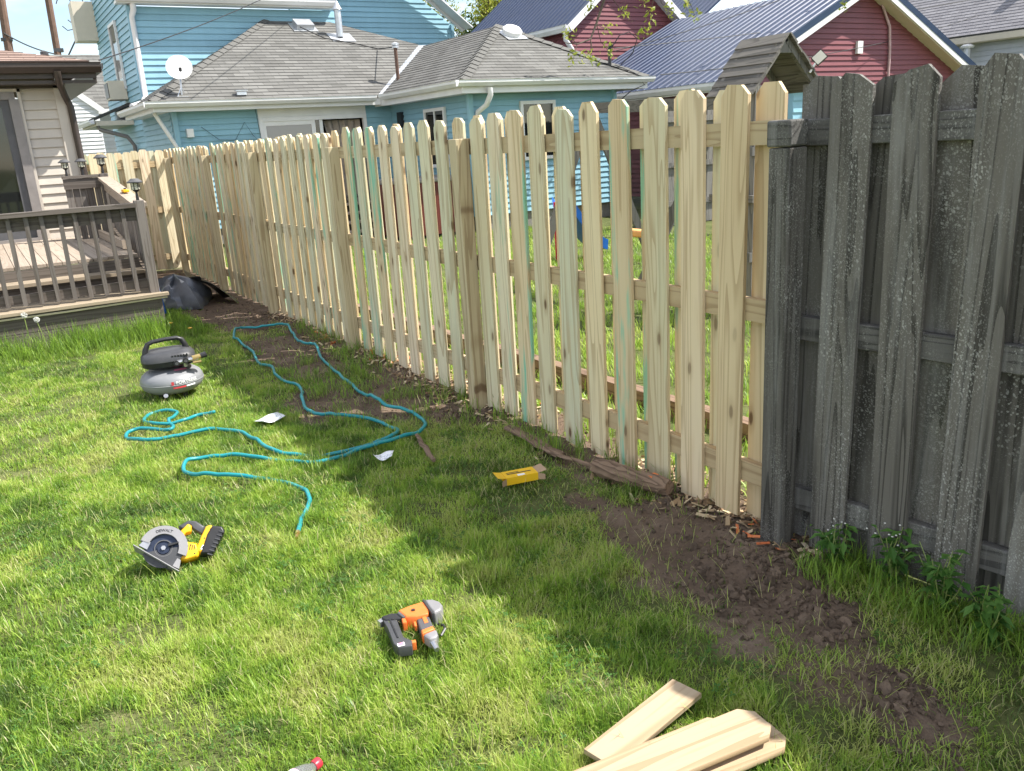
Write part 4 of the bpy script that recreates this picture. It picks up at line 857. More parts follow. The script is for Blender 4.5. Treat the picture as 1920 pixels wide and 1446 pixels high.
mf = MB().tube([(.05, -.15, .305), (.19, -.13, .315)], .017, 8).tube([(.10, -.14, .26), (.10, -.145, .315)], .014, 8).build('manifold', M['steel'], AC, True)
MB().tube([(.15, -.135, .318), (.21, -.125, .324)], .020, 10).build('pressure_switch', M['brass'], AC, True); MB().tube([(.205, -.125, .324), (.245, -.118, .33)], [.022, .024], 10).build('regulator_knob', M['black'], AC, True)
MB().tube([(.15, -.15, .285), (.205, -.145, .285)], .012, 8).build('air_coupler', M['brass'], AC, True)
for (gx_, gz_) in ((.045, .30), (.105, .312)):
    g_ = MB().tube([(gx_, -.148, gz_), (gx_, -.172, gz_)], .021, 14).build('gauge', M['black'], AC, True); MB().tube([(gx_, -.172, gz_), (gx_, -.1735, gz_)], .012, 14).build('dial', M['rubber'], g_)
MB().lathe([(.016, 0), (.016, .03), (.0, .03)], 10, Matrix.Translation((-.06, -.16, .045)) @ Matrix.Rotation(1.2, 4, 'X')).build('drain_valve', M['steel'], AC)
def wrap(me, R, a0, zc, prof=None):
    for v in me.vertices:
        a = a0+v.co.x/R; r = R+v.co.z; v.co = Vector((r*math.cos(a), r*math.sin(a), zc+v.co.y))
    return me
def band(R, a0, a1, z0, z1, n=14):
    mb = MB(); mb.lathe([(R(z0), z0), (R(.5*(z0+z1)), .5*(z0+z1)), (R(z1), z1)], n, None, (a0, a1)); return mb
aC = -math.pi/2+.34
tk = lambda z: .2145
link('lettering', wrap(text_mesh('FORTRESS', .034, 'lettering', M['label_white'], .0008, .0003), .2150, aC+.10, .154), AC)
band(lambda z: .2148, aC-.40, aC-.32, .138, .166).build('emblem', M['label_red'], AC); band(lambda z: .2146, aC-.36, aC+.04, .108, .121).build('label_stripe', M['label_red'], AC); band(lambda z: .2146, aC+.06, aC+.38, .110, .122).build('label_stripe', M['label_white'], AC)
MB().quad((.02, -.10, .2385), (.10, -.09, .2365), (.105, -.12, .233), (.025, -.135, .233)).build('warning_sticker', M['pink'], AC)

# circular saw, lying on its motor side with the blade towards the camera
sp_ = Vector((.385, 3.50, 0)); bcam = Vector((-.107, -.994, 0)); su = Vector((.994, -.107, 0)); sn = (bcam*.80+Vector((0, 0, .60))); sv = -bcam*.60+Vector((0, 0, .80))
SAW = thing('circular_saw', 'yellow and black cordless circular saw lying on the grass', 'circular saw', sp_); SAW.scale = (.90, .90, .90)
so_ = Vector((0, 0, .118)); _a = math.radians(-11); su, sv = su*math.cos(_a)+sv*math.sin(_a), sv*math.cos(_a)-su*math.sin(_a); F = fplane(so_, su, sv, sn)
ang = lambda d: math.radians(d)
def sector(r0, r1, a0, a1, n=24, cx=0, cy=0):
    o = [(cx+r1*math.cos(ang(a0+(a1-a0)*k_/n)), cy+r1*math.sin(ang(a0+(a1-a0)*k_/n))) for k_ in range(n+1)]
    return o+[(cx+r0*math.cos(ang(a1-(a1-a0)*k_/n)), cy+r0*math.sin(ang(a1-(a1-a0)*k_/n))) for k_ in range(n+1)]
def strip(mb, r0, r1, a0, a1, d0, d1, n=24):
    q = len(mb.v)
    for k_ in range(n+1):
        t = ang(a0+(a1-a0)*k_/n); c, s_ = math.cos(t), math.sin(t)
        for (r, d) in ((r0, d0), (r1, d0), (r1, d1), (r0, d1)): mb.v.append(tuple(F(r*c, r*s_, d)))
    for k_ in range(n):
        b = q+4*k_
        for j in range(4): mb.f.append((b+j, b+(j+1) % 4, b+4+(j+1) % 4, b+4+j))
    mb.f.append((q, q+1, q+2, q+3)); e = q+4*n; mb.f.append((e+3, e+2, e+1, e)); return mb
g_ = strip(MB(), .067, .104, -24, 156, -.012, .016); strip(g_, .100, .106, -24, 156, -.045, .012); g_.build('upper_guard', M['alu'], SAW, True, .6)
strip(MB(), .0, .083, 0, 360, -.004, -.002, 40).build('blade', M['bladeblue'], SAW)
strip(MB(), .030, .090, 192, 362, .0, .006, 28).build('lower_guard', M['dkgrey'], SAW, True, .6)
strip(MB(), .0, .026, 0, 360, -.001, .009, 20).build('flange', M['bladeblue'], SAW, True, .6); strip(MB(), .0, .011, 0, 360, .009, .019, 6).build('bolt', M['steel'], SAW)
strip(MB(), .036, .040, 0, 360, .002, .007, 30).build('blade_ring', M['rubber'], SAW)
MB().prism([(.02, .006), (.065, .018), (.066, .024), (.022, .018)], .006, .022, F).build('guard_lever', M['black'], SAW)
# shoe: a plate seen on edge, below left
s0, s1 = Vector((-.130, .018)), Vector((.068, -.118)); sd_ = (s1-s0).normalized(); sp2 = Vector((-sd_.y, sd_.x))
pl = [tuple(s0), tuple(s1), tuple(s1+sp2*.006), tuple(s0+sp2*.006)]; o = MB().prism(pl, -.095, .030, F).build('shoe', M['alu'], SAW); bev(o, .003)
MB().prism([(-.105, .02), (-.07, -.002), (-.055, .03), (-.08, .045)], -.02, .012, F).build('shoe_bracket', M['steel'], SAW); MB().prism([(.04, -.085), (.068, -.10), (.075, -.06), (.06, -.05)], -.02, .010, F).build('shoe_bracket', M['alu'], SAW)
MB().prism([(.055, -.055), (.10, -.060), (.150, -.045), (.160, -.02), (.145, .020), (.10, .030), (.075, .035), (.04, .0)], -.085, -.006, F, .012).build('motor_housing', M['yellow'], SAW, True, .5)
MB().prism([(.070, .080), (.105, .118), (.122, .105), (.120, .075), (.095, .070), (.085, .05)], -.060, -.006, F, .008).build('trigger_housing', M['yellow'], SAW, True, .5)
MB().prism([(.060, .105), (.105, .132), (.140, .128), (.185, .095), (.170, .060), (.130, .088), (.115, .112), (.075, .092)], -.058, -.010, F, .010).build('grip', M['dkgrey'], SAW, True, .5)
MB().prism([(.135, -.025), (.165, -.030), (.235, .085), (.205, .105), (.185, .098), (.165, .055)], -.062, -.006, F, .010).build('battery_mount', M['yellow'], SAW, True, .5)
bt = MB().prism([(.160, -.035), (.215, -.040), (.270, .070), (.258, .092), (.212, .098), (.190, .060)], -.075, .002, F, .010).build('battery', M['black'], SAW, True, .5)
for k_ in range(7):
    t = k_/6; a = Vector((.200, -.035)).lerp(Vector((.252, .070)), t); MB().prism([(a.x-.010, a.y-.004), (a.x+.012, a.y-.012), (a.x+.014, a.y-.007), (a.x-.008, a.y+.001)], .002, .006, F).build('battery_rib', M['dkgrey'], bt)
MB().prism([(.160, -.012), (.176, -.016), (.182, .004), (.170, .008)], -.0055, -.003, F).build('battery_badge', M['label_white'], SAW); MB().prism([(.166, -.008), (.174, -.010), (.177, .001), (.171, .003)], -.0028, -.0015, F).build('battery_badge', M['black'], SAW)
for c_ in SAW.children:
    if c_.name.split('.')[0] in ('motor_housing', 'trigger_housing', 'grip', 'battery_mount', 'battery'): bev(c_, .004, 3)
for (u_, v_) in ((.098, -.035), (.135, -.030), (.118, .012), (.178, .040), (.205, .082)): MB().prism([(u_+.0035*math.cos(k_), v_+.0035*math.sin(k_)) for k_ in (0, 1.05, 2.09, 3.14, 4.19, 5.24)], -.007, -.0045, F).build('screw', M['black'], SAW)
for k_ in range(4): MB().prism([(.100+k_*.010, -.012), (.104+k_*.010, -.012), (.108+k_*.010, .010), (.104+k_*.010, .010)], -.007, -.0052, F).build('vent_slot', M['black'], SAW)
tm = text_mesh('DEWALT', .0185, 'lettering', M['black'], .0004, .0003)
for v in tm.vertices:
    a = ang(88)-v.co.x/.084; r = .082+v.co.y; v.co = F(r*math.cos(a), r*math.sin(a), .0168+v.co.z)
link('lettering', tm, SAW)

# brad nailer lying flat
NG = thing('nail_gun', 'orange and grey pneumatic nail gun lying flat on the sunlit grass', 'nail gun', (1.01, 2.40, 0))
G0 = Vector((1.01, 2.40, .018)); NGf = lambda u, v, d: Vector((u-1.01, v-2.40, .018+d))
def ccw(p):
    a = sum(p[i_][0]*p[(i_+1) % len(p)][1]-p[(i_+1) % len(p)][0]*p[i_][1] for i_ in range(len(p))); return p if a > 0 else p[::-1]
def slab(nm, pl, d0, d1, mat, ch=.008):
    o = MB().prism(ccw(pl), d0, d1, NGf, ch*.5).build(nm, mat, NG, True, .55)
    return bev(o, min(.006, ch*.6), 3) if ch > .003 else o
slab('magazine', [(.930, 2.500), (.975, 2.490), (.944, 2.360), (.958, 2.322), (.945, 2.296), (.902, 2.314), (.900, 2.345), (.922, 2.440)], .0, .038, M['dkgrey'], .006)
slab('magazine_rail', [(.948, 2.490), (.953, 2.489), (.928, 2.365), (.923, 2.366)], .0382, .041, M['black'], .001)
slab('nose', [(.932, 2.520), (.968, 2.520), (.996, 2.500), (.990, 2.466), (.974, 2.470), (.934, 2.492)], .002, .042, M['black'], .006)
slab('nose_tip', [(.915, 2.518), (.934, 2.524), (.934, 2.503), (.918, 2.500)], .012, .034, M['steel'], .003)
slab('body', [(.992, 2.508), (1.040, 2.512), (1.098, 2.506), (1.092, 2.450), (1.070, 2.420), (1.030, 2.428), (.996, 2.450)], .0, .052, M['orange'], .012)
slab('body_cap', [(.985, 2.500), (.999, 2.510), (1.002, 2.452), (.988, 2.462)], .0, .048, M['rubber'], .006)
MB().box(1.005-1.01, 1.075-1.01, 2.5045-2.40, 2.5125-2.40, .030, .055).build('top_stripe', M['alu'], NG)
slab('cylinder_cap', [(1.098, 2.508), (1.122, 2.492), (1.136, 2.462), (1.134, 2.432), (1.116, 2.408), (1.085, 2.402), (1.086, 2.446)], .0, .058, M['alu'], .016)
slab('cap_ring', [(1.090, 2.510), (1.098, 2.510), (1.086, 2.402), (1.076, 2.406), (1.082, 2.45)], .0, .0585, M['dkgrey'], .008)
slab('grip', [(1.028, 2.430), (1.072, 2.420), (1.060, 2.375), (1.050, 2.334), (1.004, 2.332), (1.012, 2.38)], .004, .042, M['rubber'], .012)
slab('grip_band', [(1.047, 2.428), (1.060, 2.422), (1.050, 2.382), (1.036, 2.384)], .040, .044, M['orange'], .002); slab('grip_band', [(1.052, 2.352), (1.050, 2.330), (1.000, 2.328), (1.006, 2.352)], .004, .045, M['orange'], .008)
slab('grip_end', [(1.002, 2.327), (1.052, 2.329), (1.046, 2.298), (1.030, 2.284), (1.006, 2.288)], .002, .044, M['alu'], .012)
MB().tube([(.010, -.112, .040), (.004, -.150, .036)], [.013, .009], 10).build('air_fitting', M['steel'], NG, True)
slab('trigger', [(1.012, 2.424), (1.020, 2.420), (1.010, 2.392), (1.003, 2.396)], .018, .040, M['orange'], .004); slab('depth_knob', [(.984, 2.462), (.998, 2.458), (.990, 2.430), (.976, 2.434)], .008, .044, M['orange'], .006)
slab('button', [(1.030, 2.476), (1.042, 2.474), (1.040, 2.464), (1.028, 2.466)], .052, .057, M['black'], .002); slab('latch', [(.957, 2.330), (.972, 2.324), (.966, 2.308), (.950, 2.314)], .006, .036, M['orange'], .004)
MB().tube([(.050, -.09, .040), (.075, -.075, .05), (.085, -.045, .045), (.075, -.02, .04)], .005, 6).build('belt_hook', M['black'], NG, True)
slab('warning_sticker', [(.908, 2.336), (.932, 2.332), (.927, 2.312), (.904, 2.317)], .0380, .0386, M['label_white'], .0002); slab('warning_sticker', [(.911, 2.334), (.929, 2.331), (.925, 2.315), (.908, 2.319)], .0387, .0393, M['pink'], .0002)
for c in NG.children: pass

# air hose
HP = [(.937, 3.452), (.986, 3.565), (1.049, 3.677), (1.102, 3.782), (1.123, 3.895), (1.111, 3.987), (1.067, 4.066), (1.004, 4.148), (.938, 4.218), (.867, 4.278), (.768, 4.367), (.713, 4.423), (.682, 4.523), (.683, 4.6), (.723, 4.676), (.806, 4.686), (.889, 4.648), (.967, 4.591), (1.06, 4.49), (1.166, 4.376), (1.271, 4.269), (1.347, 4.243), (1.442, 4.237), (1.545, 4.248), (1.643, 4.242), (1.742, 4.233), (1.836, 4.253), (1.923, 4.278), (2.007, 4.338), (2.056, 4.417), (2.069, 4.531), (2.049, 4.657), (2.004, 4.811), (1.98, 5.023), (1.996, 5.261), (2.022, 5.538), (2.049, 5.839), (2.099, 6.181), (2.154, 6.521), (2.225, 6.842), (2.191, 7.044), (2.201, 7.252), (2.27, 7.601), (2.319, 7.903), (2.275, 8.078), (2.128, 8.194), (1.967, 8.26), (1.874, 8.121), (1.798, 7.857), (1.797, 7.626), (1.79, 7.328), (1.761, 7.07), (1.718, 6.771), (1.736, 6.469), (1.687, 6.22), (1.684, 6.007), (1.723, 5.821), (1.701, 5.645), (1.631, 5.446), (1.586, 5.241), (1.583, 5.037), (1.648, 4.912), (1.736, 4.824), (1.813, 4.74), (1.859, 4.614), (1.875, 4.477), (1.852, 4.379), (1.785, 4.305), (1.698, 4.285), (1.596, 4.283), (1.515, 4.287), (1.412, 4.32), (1.308, 4.376), (1.199, 4.481), (1.148, 4.629), (1.127, 4.792), (1.113, 4.976), (1.062, 5.069), (.974, 5.159), (.88, 5.183), (.755, 5.196), (.634, 5.214), (.553, 5.297), (.513, 5.409), (.517, 5.504), (.564, 5.553), (.62, 5.536), (.684, 5.446), (.756, 5.353), (.79, 5.426), (.785, 5.559), (.845, 5.707), (.878, 5.794), (.813, 5.877), (.72, 5.891), (.659, 5.716), (.719, 5.532), (.864, 5.488), (.961, 5.556), (1.062, 5.487)]
def crom(P, n=5):
    P = np.array(P); out = []
    for i_ in range(len(P)-1):
        p0, p1, p2, p3 = P[max(i_-1, 0)], P[i_], P[i_+1], P[min(i_+2, len(P)-1)]
        for k_ in range(n):
            t = k_/n; out.append(.5*((2*p1)+(-p0+p2)*t+(2*p0-5*p1+4*p2-p3)*t*t+(-p0+3*p1-3*p2+p3)*t**3))
    return np.array(out+[P[-1]])
hq = crom(HP); hz = gz(hq[:, 0], hq[:, 1])
sink = np.clip((fbm(hq[:, 0]*2.2, hq[:, 1]*2.2, 77)-.5)*.11, -.026, .016); hq = hq+np.stack([fbm(hq[:, 0]*9, hq[:, 1]*9, 78)-.5, fbm(hq[:, 0]*9, hq[:, 1]*9, 79)-.5], 1)*.014
hz = hz+.040+sink;
ho = MB().tube([(a, b, c) for (a, b), c in zip(hq.tolist(), hz.tolist())], .0112, 8).build('air_hose', M['hose'], None, True, 2.0)
MB().tube([(hq[0][0], hq[0][1], hz[0]), (hq[0][0]-.010, hq[0][1]-.022, hz[0]-.001)], .0128, 10).tube([(hq[0][0]-.010, hq[0][1]-.022, hz[0]-.001), (hq[0][0]-.022, hq[0][1]-.048, hz[0]-.003)], .0085, 8).build('coupler', M['brass'], ho, True)
tag(ho, 'long teal air hose snaking over the lawn from the compressor', 'hose')

# loose pickets bottom right
def loose(name, label, a, b, w, z, th=.0165, rz=0, ear=.033, tilt=0.0, grp=None):
    a = Vector((*a, z)); b = Vector((*b, z)); d = (b-a); L = d.length; h = w/2; e = ear
    pl = [(-h, 0), (h, 0), (h, L-e*1.1), (h-e, L), (-h+e, L), (-h, L-e*1.1)] if ear > 0 else [(-h, .0), (h-.03, -.0), (h, .03), (h, L), (-h, L)]
    o = MB().prism(pl, 0, th, lambda u, v, dd: (u, v, dd)).build(name, M['fresh']); o.location = a; o.rotation_euler = (tilt, 0, math.atan2(d.y, d.x)-math.pi/2); bev(o, .0015, 1)
    return tag(o, label, 'fence board', grp)
loose('loose_picket', 'loose pale fence board lying alone at an angle to the board pile', (1.118, 1.512), (1.520, 1.596), .104, .040, ear=-1)
loose('loose_picket', 'bottom board of the pale pile at the lower edge, sticking out furthest', (.80, 1.412), (1.583, 1.308), .135, .040)
loose('loose_picket', 'middle fence board of the pale pile, set back beneath the top one', (.80, 1.458), (1.478, 1.372), .135, .0575)
loose('loose_picket', 'topmost fence board of the pale pile at the lower edge', (.80, 1.432), (1.553, 1.334), .132, .0750)

# yellow nail box
NB = thing('nail_box', 'opened yellow cardboard box lying on the shaded grass', 'box', (2.02, 3.30, .035), rz=-.22)
bw, bd, bh = .165, .088, .034
Bx('side', M['card_yellow'], NB, -bw/2, bw/2, -bd/2, -bd/2+.002, 0, bh); Bx('side', M['card_yellow'], NB, -bw/2, bw/2, bd/2-.002, bd/2, 0, bh); Bx('side', M['card_yellow'], NB, -bw/2, bw/2, -bd/2, bd/2, -.002, -.0002); Bx('side', M['card_yellow'], NB, -bw/2, bw/2, -bd/2, bd/2, bh+.0002, bh+.002)
for s_, m_ in ((1, 'card_brown'), (-1, 'card_yellow')):
    MB().quad((s_*bw/2, -bd/2, bh), (s_*(bw/2+.045), -bd/2-.006, bh+.012), (s_*(bw/2+.045), bd/2-.004, bh+.012), (s_*bw/2, bd/2, bh)).quad((s_*bw/2, -bd/2, bh-.001), (s_*bw/2, bd/2, bh-.001), (s_*(bw/2+.045), bd/2-.004, bh+.011), (s_*(bw/2+.045), -bd/2-.006, bh+.011)).build('flap', M[m_], NB)
    MB().quad((s_*bw/2, -bd/2, 0), (s_*(bw/2+.03), -bd/2-.02, .002), (s_*(bw/2+.03), -bd/2-.02, bh-.004), (s_*bw/2, -bd/2, bh)).build('flap', M['card_brown'], NB)
Bx('print', M['label_white'], NB, -.02, .018, -bd/2+.006, -bd/2+.026, bh+.0022, bh+.0028); Bx('print', M['black'], NB, -.065, .06, -.004, .006, bh+.0022, bh+.0026); Bx('print', M['black'], NB, -.065, .0, .014, .020, bh+.0022, bh+.0026)
for c in NB.children: c.data.name = c.name
# paper scraps
def scrap(label, loc, a, b, rz, curl):
    mb = MB(); nx2, ny2 = 8, 6
    for j in range(ny2+1):
        for i_ in range(nx2+1):
            u, v = i_/nx2-.5, j/ny2-.5; z = curl*(math.sin(u*5+v*2)*.5+u*u*2.2+v*u*1.5); mb.v.append((u*a, v*b, z))
    for j in range(ny2):
        for i_ in range(nx2): q = j*(nx2+1)+i_; mb.f.append((q, q+1, q+nx2+2, q+nx2+1))
    o = mb.build('paper_scrap', M['paper'], None, True); o.location = loc; o.rotation_euler = (.05, .04, rz); so2 = o.modifiers.new('thick', 'SOLIDIFY'); so2.thickness = .0008
    tag(o, label, 'paper', 'paper scraps on the lawn')
scrap('larger crumpled white paper scrap on sunlit grass beside the hose', (1.305, 5.09, .060), .165, .10, .25, .018); scrap('smaller torn white paper scrap in the shade near the twig', (1.612, 4.03, .045), .10, .07, -.6, .025)
# drink bottle cut by the bottom edge
DB = thing('drink_bottle', 'clear plastic drink bottle with red cap lying at the bottom edge', 'bottle', (.440, 1.940, .042), rz=.42)
Rb = Matrix.Rotation(math.pi/2, 4, 'Y')
def bottlemat():
    t = NT('clear_bottle'); t.p.inputs['Transmission Weight'].default_value = .85; t.p.inputs['IOR'].default_value = 1.35; return t.fin((.72, .74, .72), .12, 0, .5)
MB().lathe([(0, -.20), (.028, -.20), (.033, -.19), (.033, -.02), (.031, .0), (.024, .022), (.015, .038), (.0125, .042), (.0125, .05)], 24, Rb).build('body', bottlemat(), DB, True)
MB().lathe([(.0335, -.155), (.0338, -.15), (.0338, -.015), (.0335, -.010)], 24, Rb).build('label', plain('pale_pink_label', (.70, .36, .42), .5, var=.4, sc=30), DB, True); MB().lathe([(.0342, -.026), (.0342, -.014)], 24, Rb).build('label_stripe', M['label_white'], DB, True)
MB().lathe([(0, .046), (.015, .046), (.0158, .05), (.0158, .064), (.014, .068), (0, .068)], 18, Rb).build('cap', M['redpl'], DB, True)
# rotten post and debris
LG = thing('rotten_post', 'rotten brown fence post stump lying in the soil beside the new fence', 'wood debris', (2.40, 2.92, .03))
def rough(a, b, w, d, nm, par, mat, segs=9, jit=.012):
    mb = MB(); a = Vector(a); b = Vector(b); n = 8; t = (b-a).normalized(); s_ = t.cross(Vector((0, 0, 1))).normalized(); u_ = s_.cross(t)
    for i_ in range(segs+1):
        p = a.lerp(b, i_/segs)+s_*rr(jit*.5)+u_*rr(jit*.3); k2 = 1-.25*(abs(i_/segs-.5)*2)**6
        for k_ in range(n):
            an = 2*math.pi*(k_+.5)/n; c, s2 = math.cos(an), math.sin(an); m_ = max(abs(c), abs(s2)); mb.v.append(tuple(p+s_*(c/m_*w/2*k2+rr(jit*.4))+u_*(s2/m_*d/2*k2+rr(jit*.4))))
    for i_ in range(segs):
        for k_ in range(n): q = i_*n+k_; r = i_*n+(k_+1) % n; mb.f.append((q, r, r+n, q+n))
    mb.f.append(tuple(reversed(range(n)))); mb.f.append(tuple(segs*n+k_ for k_ in range(n))); return mb.build(nm, mat, par)
rough((-.035, .215, .035), (.040, -.235, .045), .085, .085, 'stump', LG, M['rot'], 12, .013); Bx('paint_mark', M['orange'], LG, .005, .05, -.16, -.13, .079, .086); rough((-.08, .62, .02), (-.03, .20, .03), .022, .018, 'splinter', LG, M['rot'], 8, .008)
o = rough((2.385, 3.99, .045), (2.355, 3.42, .04), .07, .022, 'rotten_plank', None, M['rot'], 9, .012); tag(o, 'rotten broken plank lying along the foot of the new fence', 'wood debris')
o = rough((1.902, 4.22, .045), (1.80, 3.80, .04), .028, .022, 'broken_stick', None, M['rot'], 8, .008); tag(o, 'short broken stick on the grass right of the hose loop', 'wood debris')
# rubbish bag and shovel by the deck corner
mb = MB(); nu, nv = 28, 12
for j in range(nv+1):
    for i_ in range(nu):
        a = 2*math.pi*i_/nu; t = j/nv; r = (1-t**2.4)**.6; 
        rx = .30+.06*math.sin(3*a+1)+.03*math.sin(7*a+4*t); ry = .62+.07*math.sin(4*a)+.03*math.sin(9*a+5*t)
        mb.v.append((1.88+rx*r*math.cos(a)-.04*t, 10.55+ry*r*math.sin(a), .30*t*(1+.16*math.sin(5*a+3*t))+.012*math.sin(13*a+9*t)))
for j in range(nv):
    for i_ in range(nu): q = j*nu+i_; r = j*nu+(i_+1) % nu; mb.f.append((q, r, r+nu, q+nu))
mb.f.append(tuple(nv*nu+i_ for i_ in range(nu)))
BG = thing('rubbish_bag', 'crumpled grey plastic bag with black lining by the deck corner', 'bag', (1.88, 10.5, 0))
mb.build('bag', M['bag'], BG, True, .5)
mb = MB(); nn_ = 14
for j in range(7):
    for i_ in range(nn_+1):
        u = i_/nn_; v = j/6; mb.v.append((2.02+.36*v+.03*math.sin(8*u), 9.95+1.15*u*(1-.25*v), .30*(1-v)**.8+.02*math.sin(9*u+5*v)+.015))
for j in range(6):
    for i_ in range(nn_): q = j*(nn_+1)+i_; mb.f.append((q, q+1, q+nn_+2, q+nn_+1))
mb.build('lining', M['bagblack'], BG, True, .5); fix(BG)
SV = thing('blue_shovel', 'blue plastic shovel leaning behind the deck corner post', 'shovel', (1.55, 10.2, 0))
mb = MB(); beam(mb, (1.50, 9.5, .08), (1.455, 9.5, .52), .03, .035); mb.build('blade', M['bluepl'], SV); MB().tube([(1.455, 9.5, .50), (1.44, 9.5, .72)], .011, 8).build('handle', M['bluepl'], SV); fix(SV)

# ------------------------------------------------------------------ poles and wires
for (x0, y0, x1, z1, lb, rad) in ((4.42, 45.0, 4.7, 12.5, 'brown utility pole carrying looped cables above the tan house roof', .17), (2.35, 45.0, 2.95, 12.0, 'utility pole at the far left edge above the tan house roof', .20)):
    UP = thing('utility_pole', lb, 'utility pole', (x0, y0, 0)); MB().tube([(0, 0, 0), (x1-x0, 0, z1)], [rad, rad*.8], 10).build('pole', M['pole'], UP, True)
    Bx('bracket', M['dkgrey'], UP, .02, .40, -.15, .15, 6.55, 6.7) if x0 > 4 else Bx('bracket', M['dkgrey'], UP, .10, .55, -.15, .15, 7.0, 7.12)
    if x0 > 4:
        for k_, (r_, dx, dz) in enumerate(((.62, .95, 8.6), (.5, .62, 8.4))):
            pts = [(x1-x0-.1+dx+r_*.75*math.cos(t_*.55-2.3), 0, dz+r_*1.5*math.sin(t_*.55-2.3)-.2*k_) for t_ in range(0, 10)]; MB().tube(pts, .022, 5).build('cable_loop', M['wire'], UP)
def wire(name, label, a, b, sag, r=.008):
    o = MB().tube(arcw(a, b, sag, 24), r, 5).build(name, M['wire']); tag(o, label, 'cable')
wire('overhead_cable', 'thin cable from the tan house eave rising past the blue house', (1.74, 12.6, 2.93), (7.6, 19.6, 5.55), .12)
wire('overhead_cable', 'grey cable rising from the tan house roof across the sky', (4.9, 44.5, 6.3), (8.2, 44.5, 11.8), .1, .035)
wire('overhead_cable', 'sagging cable across the gap between the two utility poles', (2.6, 44.8, 7.3), (4.45, 44.8, 6.45), .12, .03)
wire('overhead_cable', 'lower black cable crossing the maroon gable wall', (8.9, 9.9, 2.42), (24, 14.0, 4.1), .2)
wire('overhead_cable', 'upper cable crossing the top of the maroon gable', (11.05, 13.6, 3.2), (30, 12.0, 5.6), .3)
wire('overhead_cable', 'dark cable lying across the navy metal roof', (11.05, 13.6, 3.15), (16.9, 12.2, 4.75), .12)

# ------------------------------------------------------------------ trees
def leafquad(mb, p, s):
    a = Vector((rr(1), rr(1), rr(1))).normalized(); b = a.orthogonal().normalized(); b = (b+a.cross(b)*rr(1)).normalized(); p = Vector(p)
    mb.v += [tuple(p-a*s), tuple(p+b*s*.45), tuple(p+a*s), tuple(p-b*s*.45)]; n_ = len(mb.v); mb.f.append((n_-4, n_-3, n_-2, n_-1))
def branchtree(name, label, base, hgt, spread, seed, leafm, nl, ls, r0=.2, levels=4):
    T = thing(name, label, 'tree', base); random.seed(seed); tr = MB(); lf = MB(); tips = []
    def grow(p, d, L, r, lv):
        pts = [p]; q = p.copy(); dd = d.copy()
        for k_ in range(4): dd = (dd+Vector((rr(.16), rr(.16), rr(.10)+.03))).normalized(); q = q+dd*L/4; pts.append(q.copy())
        tr.tube(pts, [r*(1-.10*k_) for k_ in range(5)], 6 if lv else 9, False)
        if lv >= levels-1: tips.extend(pts[1:])
        if lv < levels:
            for _ in range(3 if lv else 5):
                nd = (dd+Vector((rr(1), rr(1), rr(.7)))*spread).normalized(); grow(random.choice(pts[2:]), nd, L*random.uniform(.55, .8), r*.5, lv+1)
    grow(Vector((0, 0, 0)), Vector((0, 0, 1)), hgt*.42, r0, 0)
    for _ in range(nl):
        p = random.choice(tips); p2 = p+Vector((rr(1), rr(1), rr(1)))*hgt*.045; leafquad(lf, p2, ls*random.uniform(.6, 1.3))
    tr.build('trunk', M['bark'], T, True); lf.build('crown', leafm, T); return T
branchtree('leafy_tree', 'tree with young green leaves behind the roofs of the blue house', (27.3, 47, 0), 11.5, .75, 5, M['leaf_spring'], 9000, .12, .3)
branchtree('leafy_tree', 'dark green tree rising behind the junction of blue and maroon roofs', (27.0, 50, 0), 8.5, .8, 9, M['leaf_green'], 9000, .15, .3)
# near tree outside the frame whose branch hangs into view
random.seed(3)
NTR = thing('overhanging_tree', 'twigs with yellow green spring leaves hanging in front of the maroon house', 'tree', (15.2, 6.0, 0)); w0 = Vector((15.2, 6.0, 0))
br = MB(); lv_ = MB(); L_ = lambda *p: Vector(p)-w0
br.tube([L_(15.2, 6, 0), L_(15.1, 6.1, 3), L_(15.0, 6.4, 6), L_(15.1, 6.5, 9)], [.22, .18, .14, .08], 10)
main = [L_(15.0, 6.4, 6), L_(13.4, 8.6, 6.9), L_(11.8, 11.0, 6.3), L_(10.7, 12.4, 5.0), L_(10.35, 12.9, 4.1), L_(10.16, 13.0, 3.55), L_(9.98, 12.95, 3.28), L_(9.6, 12.85, 3.18), L_(9.3, 12.8, 3.2)]
br.tube(main, [.10, .08, .06, .04, .026, .020, .016, .011, .006], 7)
def twig(p, q, r=.008, leaves=10, ls=.055):
    p = Vector(p); q = Vector(q); m_ = p.lerp(q, .5)+Vector((rr(.08), rr(.08), rr(.08))); br.tube([p, m_, q], [r, r*.7, r*.4], 5)
    for c_ in [q, m_.lerp(q, .5)]:
        for _ in range(leaves): leafquad(lv_, c_+Vector((rr(.09), rr(.09), rr(.09))), ls*random.uniform(.6, 1.2))
